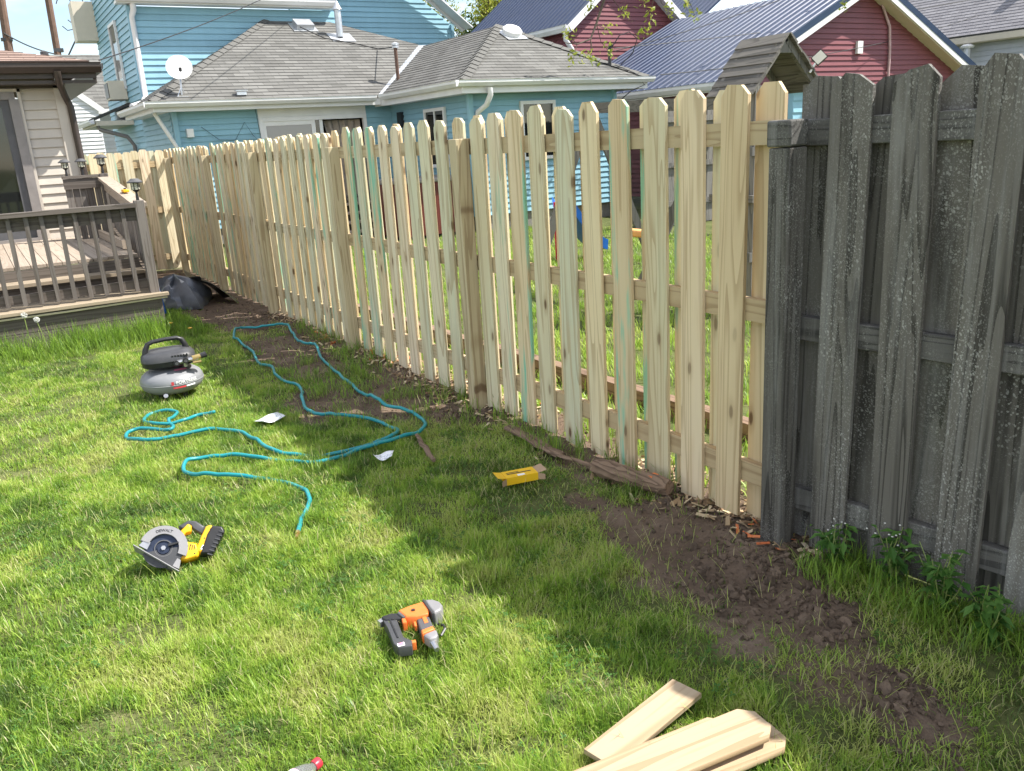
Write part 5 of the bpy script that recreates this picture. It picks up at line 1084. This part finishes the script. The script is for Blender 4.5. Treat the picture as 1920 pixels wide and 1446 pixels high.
for (a, b) in (((10.16, 13.0, 3.55), (10.4, 12.9, 3.45)), ((10.16, 13.0, 3.55), (10.55, 13.1, 3.05)), ((10.35, 12.9, 4.1), (10.9, 13.0, 3.65)), ((10.35, 12.9, 4.1), (9.9, 12.9, 3.75)), ((9.98, 12.95, 3.28), (9.75, 12.9, 2.95)), ((9.6, 12.85, 3.18), (9.45, 12.8, 2.88)), ((9.98, 12.95, 3.28), (10.0, 12.9, 2.9)), ((9.6, 12.85, 3.18), (9.4, 12.85, 3.4)), ((10.7, 12.4, 5.0), (11.3, 12.6, 4.2)), ((11.3, 12.6, 4.2), (11.1, 12.6, 3.6)), ((11.3, 12.6, 4.2), (11.75, 12.7, 3.7)), ((11.3, 12.6, 4.2), (11.9, 12.6, 4.1)), ((11.9, 12.6, 4.1), (12.3, 12.7, 3.65)), ((10.35, 12.9, 4.1), (9.6, 12.8, 4.0)), ((10.35, 12.9, 4.1), (9.9, 12.8, 4.1)), ((11.1, 12.6, 3.6), (10.85, 12.6, 3.35)), ((11.9, 12.6, 4.1), (12.0, 12.6, 3.75)), ((11.3, 12.6, 4.2), (10.9, 12.6, 3.85))): twig(L_(*a), L_(*b))
sec = [L_(15.0, 6.4, 6), L_(15.6, 8.4, 6.0), L_(15.9, 10.2, 5.2), L_(15.7, 11.2, 4.3), L_(15.2, 11.4, 3.85)]; br.tube(sec, [.08, .06, .03, .015, .006], 6)
for (a, b) in (((15.7, 11.2, 4.3), (15.1, 11.3, 3.9)), ((15.7, 11.2, 4.3), (16.2, 11.3, 4.25)), ((15.2, 11.4, 3.85), (14.9, 11.4, 3.7))): twig(L_(*a), L_(*b))
br.build('trunk', M['bark'], NTR, True); lv_.build('crown', M['leaf_spring'], NTR)
random.seed(21)

# ------------------------------------------------------------------ grass and ground litter (instanced)
def grass_mesh(name, X, Y, Z, L, w, lean, az, k, label, bend=.9, segs=2):
    """one mesh of grass blades (two or three bent segments each), every blade with its own length, lean and colour"""
    n = len(X); cx, sy_ = np.cos(az), np.sin(az); sx, sy2 = -sy_, cx
    nv = 2*segs+1; V = np.zeros((n, nv, 3), np.float32); C = np.zeros((n, nv, 4), np.float32)
    px, py, pz = X.copy(), Y.copy(), Z.copy()
    for q in range(segs+1):
        t = q/segs
        if q < segs:
            hw = w*.5*(1-.35*t)
            V[:, 2*q, 0] = px-sx*hw; V[:, 2*q, 1] = py-sy2*hw; V[:, 2*q, 2] = pz; V[:, 2*q+1, 0] = px+sx*hw; V[:, 2*q+1, 1] = py+sy2*hw; V[:, 2*q+1, 2] = pz
            th = lean*(.45+bend*t); st = L/segs; px = px+cx*np.sin(th)*st; py = py+sy_*np.sin(th)*st; pz = pz+np.cos(th)*st
            C[:, 2*q:2*q+2, 1] = t
        else: V[:, 2*q, 0] = px; V[:, 2*q, 1] = py; V[:, 2*q, 2] = pz; C[:, 2*q, 1] = 1
    C[:, :, 0] = k[:, None]; C[:, :, 3] = 1
    b0 = (np.arange(n)*nv)[:, None]; loops = []; sizes = []
    for q in range(segs-1): loops.append(b0+np.array([2*q, 2*q+1, 2*q+3, 2*q+2])); sizes.append(4)
    q = segs-1; loops.append(b0+np.array([2*q, 2*q+1, 2*q+2])); sizes.append(3)
    LV = np.concatenate(loops, 1).ravel().astype(np.int32); sz = np.tile(np.array(sizes), n); ls = np.concatenate([[0], np.cumsum(sz)[:-1]]).astype(np.int32)
    me = bpy.data.meshes.new(name); me.vertices.add(n*nv); me.vertices.foreach_set('co', V.ravel()); me.loops.add(len(LV)); me.loops.foreach_set('vertex_index', LV)
    me.polygons.add(len(sz)); me.polygons.foreach_set('loop_start', ls); me.polygons.foreach_set('use_smooth', np.ones(len(sz), bool)); me.update(calc_edges=True)
    ca = me.color_attributes.new('bv', 'FLOAT_COLOR', 'POINT'); ca.data.foreach_set('color', C.ravel()); me.materials.append(M['grass'])
    o = link(name, me); o['kind'] = 'stuff'; o['label'] = label; return o
def scatter(name, sources, pts, rot, scl, idx, tint, label, mat=None):
    col = bpy.data.collections.new(name+'_kinds')
    for o in sources: col.objects.link(o)
    me = bpy.data.meshes.new(name); me.from_pydata(pts.tolist(), [], []); 
    if mat: me.materials.append(mat)
    for nm, ty, dat in (('rot', 'FLOAT_VECTOR', rot), ('scl', 'FLOAT', scl), ('tint', 'FLOAT', tint)):
        a = me.attributes.new(nm, ty, 'POINT'); a.data.foreach_set('vector' if ty == 'FLOAT_VECTOR' else 'value', np.ascontiguousarray(dat, np.float32).ravel())
    a = me.attributes.new('idx', 'INT', 'POINT'); a.data.foreach_set('value', np.ascontiguousarray(idx, np.int32))
    o = link(name, me); o['kind'] = 'stuff'; o['label'] = label
    ng = bpy.data.node_groups.new(name+'_scatter', 'GeometryNodeTree')
    ng.interface.new_socket('Geometry', in_out='INPUT', socket_type='NodeSocketGeometry'); ng.interface.new_socket('Geometry', in_out='OUTPUT', socket_type='NodeSocketGeometry')
    gi = ng.nodes.new('NodeGroupInput'); go = ng.nodes.new('NodeGroupOutput'); ip = ng.nodes.new('GeometryNodeInstanceOnPoints'); ci = ng.nodes.new('GeometryNodeCollectionInfo')
    ci.inputs[0].default_value = col; ci.inputs[1].default_value = True; ci.inputs[2].default_value = True
    def na(nm, ty): q = ng.nodes.new('GeometryNodeInputNamedAttribute'); q.data_type = ty; q.inputs[0].default_value = nm; return q.outputs[0]
    ng.links.new(gi.outputs[0], ip.inputs['Points']); ng.links.new(ci.outputs[0], ip.inputs['Instance']); ip.inputs['Pick Instance'].default_value = True
    ng.links.new(na('idx', 'INT'), ip.inputs['Instance Index']); ng.links.new(na('rot', 'FLOAT_VECTOR'), ip.inputs['Rotation']); ng.links.new(na('scl', 'FLOAT'), ip.inputs['Scale'])
    ng.links.new(ip.outputs[0], go.inputs[0]); md = o.modifiers.new('scatter', 'NODES'); md.node_group = ng; return o
def ptset(n, x0, x1, y0, y1): return rng.uniform(x0, x1, n), rng.uniform(y0, y1, n)
deck_block = lambda X, Y: (X < 1.42) & (Y > 8.78)
def clumped(nt, per, sig, x0, x1, y0, y1):
    cx, cy = ptset(nt, x0, x1, y0, y1); X = np.repeat(cx, per)+rng.normal(0, sig, nt*per); Y = np.repeat(cy, per)+rng.normal(0, sig, nt*per); return X, Y, np.repeat(np.arange(nt), per)
def lawn(nt, per, x0, x1, y0, y1, wmul):
    X, Y, ci = clumped(nt, per, .028, x0, x1, y0, y1); n = len(X); dm = dirt(X, Y)
    keep = (rng.random(n) > dm*1.02-.06) & ~deck_block(X, Y) & (X < 2.66)
    keep &= rng.random(n) > np.clip((X-1.65)/.6, 0, 1)*.62          # trampled, thinner turf towards the fence
    keep &= rng.random(n) > np.clip((fbm(X*3.3, Y*3.3, 15)-.55)*6, 0, .8)  # worn spots
    X, Y, dm, ci = X[keep], Y[keep], dm[keep], ci[keep]; m = len(X); cr_ = rng.random(nt)[ci]; cr2 = rng.random(nt)[ci]
    t1 = fbm(X*1.5, Y*1.5, 41); t2 = fbm(X*5, Y*5, 51); t3 = fbm(X*.7, Y*.7, 61)
    t4 = fbm(X*11, Y*11, 57); k = .47+(t4-.5)*1.05+(t1-.5)*.75+(t2-.5)*.95+(t3-.5)*.35+(cr_-.5)*.26+rng.normal(0, .12, m)
    mat_ = np.clip((X-1.55)/.5, 0, 1); k = k-.06*mat_
    dry = rng.random(m) < (.03+.13*np.clip((t2-.55)*4, 0, 1)+.13*mat_); k = np.where(dry, rng.uniform(.72, 1.0, m), np.clip(k, 0, .84))
    hm = .70+fbm(X*2.4, Y*2.4, 71)*.70; tall = np.clip((fbm(X*4.2, Y*4.2, 81)-.58)*8, 0, 1)
    L = rng.uniform(.014, .041, m)*hm*(1+.9*tall)*(.8+.4*cr2); flatp = (cr2 < .42+.25*mat_) | dry
    lean = np.where(flatp, rng.uniform(.95, 1.75, m), rng.uniform(.15, 1.15, m)); az = np.where(rng.random(m) < .55, cr_*6.283+rng.normal(0, .7, m), rng.uniform(0, 6.283, m))
    return X, Y, gz(X, Y)-.003+np.where(dry, rng.uniform(0, .02, m), 0), L*np.where(dry, 1.25, 1), rng.uniform(.0024, .0046, m)*wmul*np.where(dry, .75, 1), lean, az, k
parts = [lawn(12500, 28, -.50, 2.65, .85, 3.0, .95), lawn(11500, 23, -.6, 2.65, 3.0, 5.2, 1.15), lawn(9500, 17, -.8, 2.65, 5.2, 9.0, 1.5), lawn(1500, 14, 1.4, 2.65, 9.0, 13.9, 2.0), lawn(4200, 22, -1.95, -.5, .3, 8.8, 1.3), lawn(1500, 22, -.5, 2.5, .15, .85, 1.0)]
grass_mesh('lawn_grass', *[np.concatenate([p[i_] for p in parts]) for i_ in range(8)], 'short mown lawn grass in the near yard')
X, Y, ci = clumped(5200, 13, .05, 2.70, 9.5, 2.0, 15.0); keep = ~((X > 7.75) & (Y > 13.65)) & (rng.random(len(X)) < np.clip(1.4-np.hypot(X, Y)/18.0, .35, 1)) & ~((X > 6.2) & (X < 7.9) & (Y > 13.6)) & ~((X > 4) & (Y > 14.7)); X, Y, ci = X[keep], Y[keep], ci[keep]; m = len(X)
k = np.clip(.52+(fbm(X*1.3, Y*1.3, 43)-.5)*.8+rng.normal(0, .1, m), .1, .8)
grass_mesh('neighbour_grass', X, Y, gz(X, Y), rng.uniform(.05, .11, m), rng.uniform(.006, .012, m), rng.uniform(.2, 1.3, m), rng.uniform(0, 6.28, m), k, 'grass of the neighbouring yard beyond the fence')
X1, Y1, c1 = clumped(620, 24, .035, -1.6, 1.36, 8.28, 8.76); k1 = rng.random(620)[c1] < np.clip((Y1-8.2)/.5, .1, 1); X1, Y1 = X1[k1], Y1[k1]; L1 = rng.uniform(.08, .30, len(X1))*np.clip((Y1-8.15)/.5, .3, 1.1)
X2, Y2, _ = clumped(120, 16, .025, 2.36, 2.62, .7, 1.9); L2 = rng.uniform(.03, .14, len(X2)); X3, Y3, _ = clumped(100, 18, .03, 1.45, 1.65, 8.4, 9.6); L3 = rng.uniform(.05, .15, len(X3)); X4, Y4, _ = clumped(75, 18, .022, 2.33, 2.6, 2.6, 8.2); L4 = rng.uniform(.05, .16, len(X4)); X5, Y5, _ = clumped(60, 20, .03, 1.6, 2.3, 4.2, 6.5); L5 = rng.uniform(.05, .12, len(X5))
X6, Y6, _ = clumped(70, 20, .03, -.4, 1.5, 1.0, 6.5); L6 = rng.uniform(.06, .11, len(X6))
X = np.concatenate([X1, X2, X3, X4, X5, X6]); Y = np.concatenate([Y1, Y2, Y3, Y4, Y5, Y6]); L = np.concatenate([L1, L2, L3, L4, L5, L6]); m = len(X)
grass_mesh('tall_grass', X, Y, gz(X, Y), L, rng.uniform(.0028, .0055, m), rng.uniform(.1, 1.15, m), rng.uniform(0, 6.283, m), np.clip(.33+rng.normal(0, .14, m), .02, .8), 'unmown tall grass along the deck skirt and fence feet', segs=3)
# soil clods
def clod(nm, seed):
    random.seed(seed); bm = bmesh.new(); bmesh.ops.create_icosphere(bm, subdivisions=2, radius=1.0)
    for v in bm.verts: k_ = 1+rr(.38); v.co = Vector((v.co.x*k_*random.uniform(.9, 1.3), v.co.y*k_, v.co.z*k_*.7))
    me = bpy.data.meshes.new(nm); bm.to_mesh(me); bm.free(); me.materials.append(M['soil']); return bpy.data.objects.new(nm, me)
cl = [clod('clod_%d' % i_, 100+i_) for i_ in range(5)]
X, Y = ptset(110000, 1.5, 2.72, .85, 9.9); dm = dirt(X, Y); hot = np.zeros(len(X))
for (cx_, cy_, r_) in ((2.47, 4.45, .28), (2.42, 2.0, .28), (2.25, 1.6, .22), (2.44, 2.72, .18), (2.44, 6.6, .25), (2.05, 1.2, .22), (2.45, 8.8, .25), (2.1, 1.95, .2)): hot = np.maximum(hot, np.exp(-((X-cx_)**2+(Y-cy_)**2)/r_**2))
keep = rng.random(len(X)) < dm*(.05+.42*hot); X, Y, hot = X[keep], Y[keep], hot[keep]; m = len(X)
scatter('soil_clods', cl, np.stack([X, Y, gz(X, Y)], 1), rng.uniform(0, 6.28, (m, 3)), np.clip(rng.lognormal(-5.8, .7, m)*(1+1.0*hot), .0012, .024), rng.integers(0, 5, m), rng.random(m), 'crumbly soil clods along the foot of the fences')
# wood chips and paint-marked litter at the fence foot
def chip(nm, seed):
    random.seed(seed); mb = MB(); mb.prism([(-1, -.25+rr(.1)), (.9+rr(.2), -.3), (1.0, .2+rr(.1)), (-.8+rr(.2), .3)], -.07, .07, lambda u, v, d: (u, v, d)); return bpy.data.objects.new(nm, mb.mesh(nm, M['chip']))
ch = [chip('chip_%d' % i_, 200+i_) for i_ in range(5)]
Y = 1.95+7.5*rng.random(2700); X = 2.60+rng.normal(0, .12, len(Y)); keep = (fbm(X*3, Y*1.4, 91) > .44) & (X < 3.0); X, Y = X[keep], Y[keep]; m = len(X)
ti = rng.random(m)*.85; ti = np.where((fbm(X*2, Y*2.3, 95) > .585) & (rng.random(m) < .22), rng.uniform(.9, 1.0, m), ti)
scatter('wood_chips', ch, np.stack([X, Y, gz(X, Y)+.014], 1), np.stack([rng.normal(0, .4, m), rng.normal(0, .4, m), rng.uniform(0, 6.28, m)], 1), rng.uniform(.010, .034, m), rng.integers(0, 5, m), ti, 'splintered wood chips and orange paint marks under the new fence')
# clover leaves among the turf
Xc, Yc, cc = clumped(300, 26, .045, -.45, 2.3, .9, 4.6); kp = (fbm(Xc*2, Yc*2, 33) > .45) & (dirt(Xc, Yc) < .4); Xc, Yc = Xc[kp], Yc[kp]; m = len(Xc); Zc = gz(Xc, Yc)+rng.uniform(.010, .034, m)
cv = MB()
for x_, y_, z_ in zip(Xc.tolist(), Yc.tolist(), Zc.tolist()):
    a0 = random.uniform(0, 6.28); s_ = random.uniform(.004, .008); tx, ty = rr(.5), rr(.5)
    for q in range(3):
        a = a0+q*2.094; p = [(0, 0), (s_*math.cos(a-.55), s_*math.sin(a-.55)), (s_*1.5*math.cos(a), s_*1.5*math.sin(a)), (s_*math.cos(a+.55), s_*math.sin(a+.55))]; cv.poly([(x_+u, y_+v, z_+u*tx+v*ty) for u, v in p])
o = cv.build('clover', M['leaf_weed']); o['kind'] = 'stuff'; o['label'] = 'small clover leaves growing through the lawn'
# dry clippings on the lawn
random.seed(55); X, Y = ptset(2600, -.5, 2.55, .85, 7.5); m = len(X)
grass_mesh('dry_clippings', X, Y, gz(X, Y)+rng.uniform(.006, .04, m), rng.uniform(.035, .11, m), rng.uniform(.0014, .0026, m), rng.uniform(1.35, 1.62, m), rng.uniform(0, 6.283, m), rng.uniform(.72, 1.0, m), 'dry straw-coloured clippings on the lawn', bend=.15, segs=3)

# ------------------------------------------------------------------ single plants
def weed(loc, hgt, n, label, flowers=0):
    P = thing('broadleaf_weed', label, 'plant', loc, 'weeds at the foot of the weathered fence'); st2 = MB(); lf = MB(); fl2 = MB()
    for _ in range(n):
        a = random.uniform(0, 6.28); tip = Vector((math.cos(a)*hgt*.36*random.random(), math.sin(a)*hgt*.36*random.random(), hgt*random.uniform(.6, 1))); mid = tip*.5+Vector((rr(.02), rr(.02), .03)); st2.tube([(0, 0, 0), mid, tip], [.0025, .002, .0012], 5)
        for k_ in range(9):
            t = random.uniform(.15, 1); p = (mid*t*2 if t < .5 else mid.lerp(tip, t*2-1)); b = random.uniform(0, 6.28); L = random.uniform(.03, .065); d = Vector((math.cos(b), math.sin(b), rr(.5))).normalized(); s_ = d.cross(Vector((0, 0, 1))).normalized()*L*.24
            lf.v += [tuple(p), tuple(p+d*L*.5+s_), tuple(p+d*L+Vector((0, 0, -.25*L))), tuple(p+d*L*.5-s_)]; q = len(lf.v); lf.f.append((q-4, q-3, q-2, q-1))
        if flowers and random.random() < .5: 
            for _ in range(flowers): fl2.lathe([(0, 0), (.004, .001), (.0035, .003), (0, .004)], 6, Matrix.Translation(tip+Vector((rr(.03), rr(.03), rr(.02)))))
    st2.build('stem', M['stem'], P); lf.build('leaf_cluster', M['leaf_weed'], P)
    if flowers: fl2.build('flower_cluster', M['fluff'], P)
for (loc, hgt, n, lb, f_) in (((2.50, 1.84, .0), .20, 9, 'leafy weed with tiny white flowers beside the weathered post', 3), ((2.56, 1.62, 0), .26, 11, 'leafy weed with white flowers under the second weathered board', 3), ((2.54, 1.42, 0), .30, 12, 'tall narrow-leaved weed in front of the third weathered board', 0), ((2.48, 1.24, 0), .22, 9, 'low weed clump nearest the right edge by the weathered fence', 0), ((2.57, 1.98, 0), .36, 2, 'single thin weed stalk with a white head against the weathered boards', 2)): weed(loc, hgt, n, lb, f_)
def dandelion(loc, hgt, lb):
    P = thing('dandelion', lb, 'plant', loc, 'seeded dandelions by the deck'); MB().tube([(0, 0, 0), (rr(.02), rr(.02), hgt*.5), (rr(.03), rr(.03), hgt)], .0035, 6).build('stem', M['stem'], P, True)
    top = Vector(P.children[0].data.vertices[-1].co); hd = MB()
    for _ in range(160):
        d = Vector((random.gauss(0, 1), random.gauss(0, 1), random.gauss(0, 1))).normalized(); q = top+d*.024; hd.tube([top+d*.004, q], .0004, 3, False); leafquad(hd, q, .005)
    hd.build('seed_head', M['fluff'], P)
dandelion((.18, 8.60, 0), .40, 'dandelion with a white seed head, tallest by the deck skirt'); dandelion((.29, 8.58, 0), .35, 'dandelion with a white seed head, just right of the tallest one')
for (x_, y_) in ((1.42, 8.75), (1.52, 8.35)):
    P = thing('yellow_flower', 'yellow dandelion flower by the deck corner' if x_ < 1.5 else 'yellow dandelion flower on the grass just behind the compressor handle', 'flower', (x_, y_, gz(np.array([x_]), np.array([y_]))[0])); MB().tube([(0, 0, 0), (.01, 0, .10)], .003, 5).build('stem', M['stem'], P)
    MB().lathe([(0, .098), (.012, .10), (.022, .108), (.012, .112), (0, .114)], 12).build('bloom', M['yellow'], P, True); P.children[1].location = (.01, 0, 0)
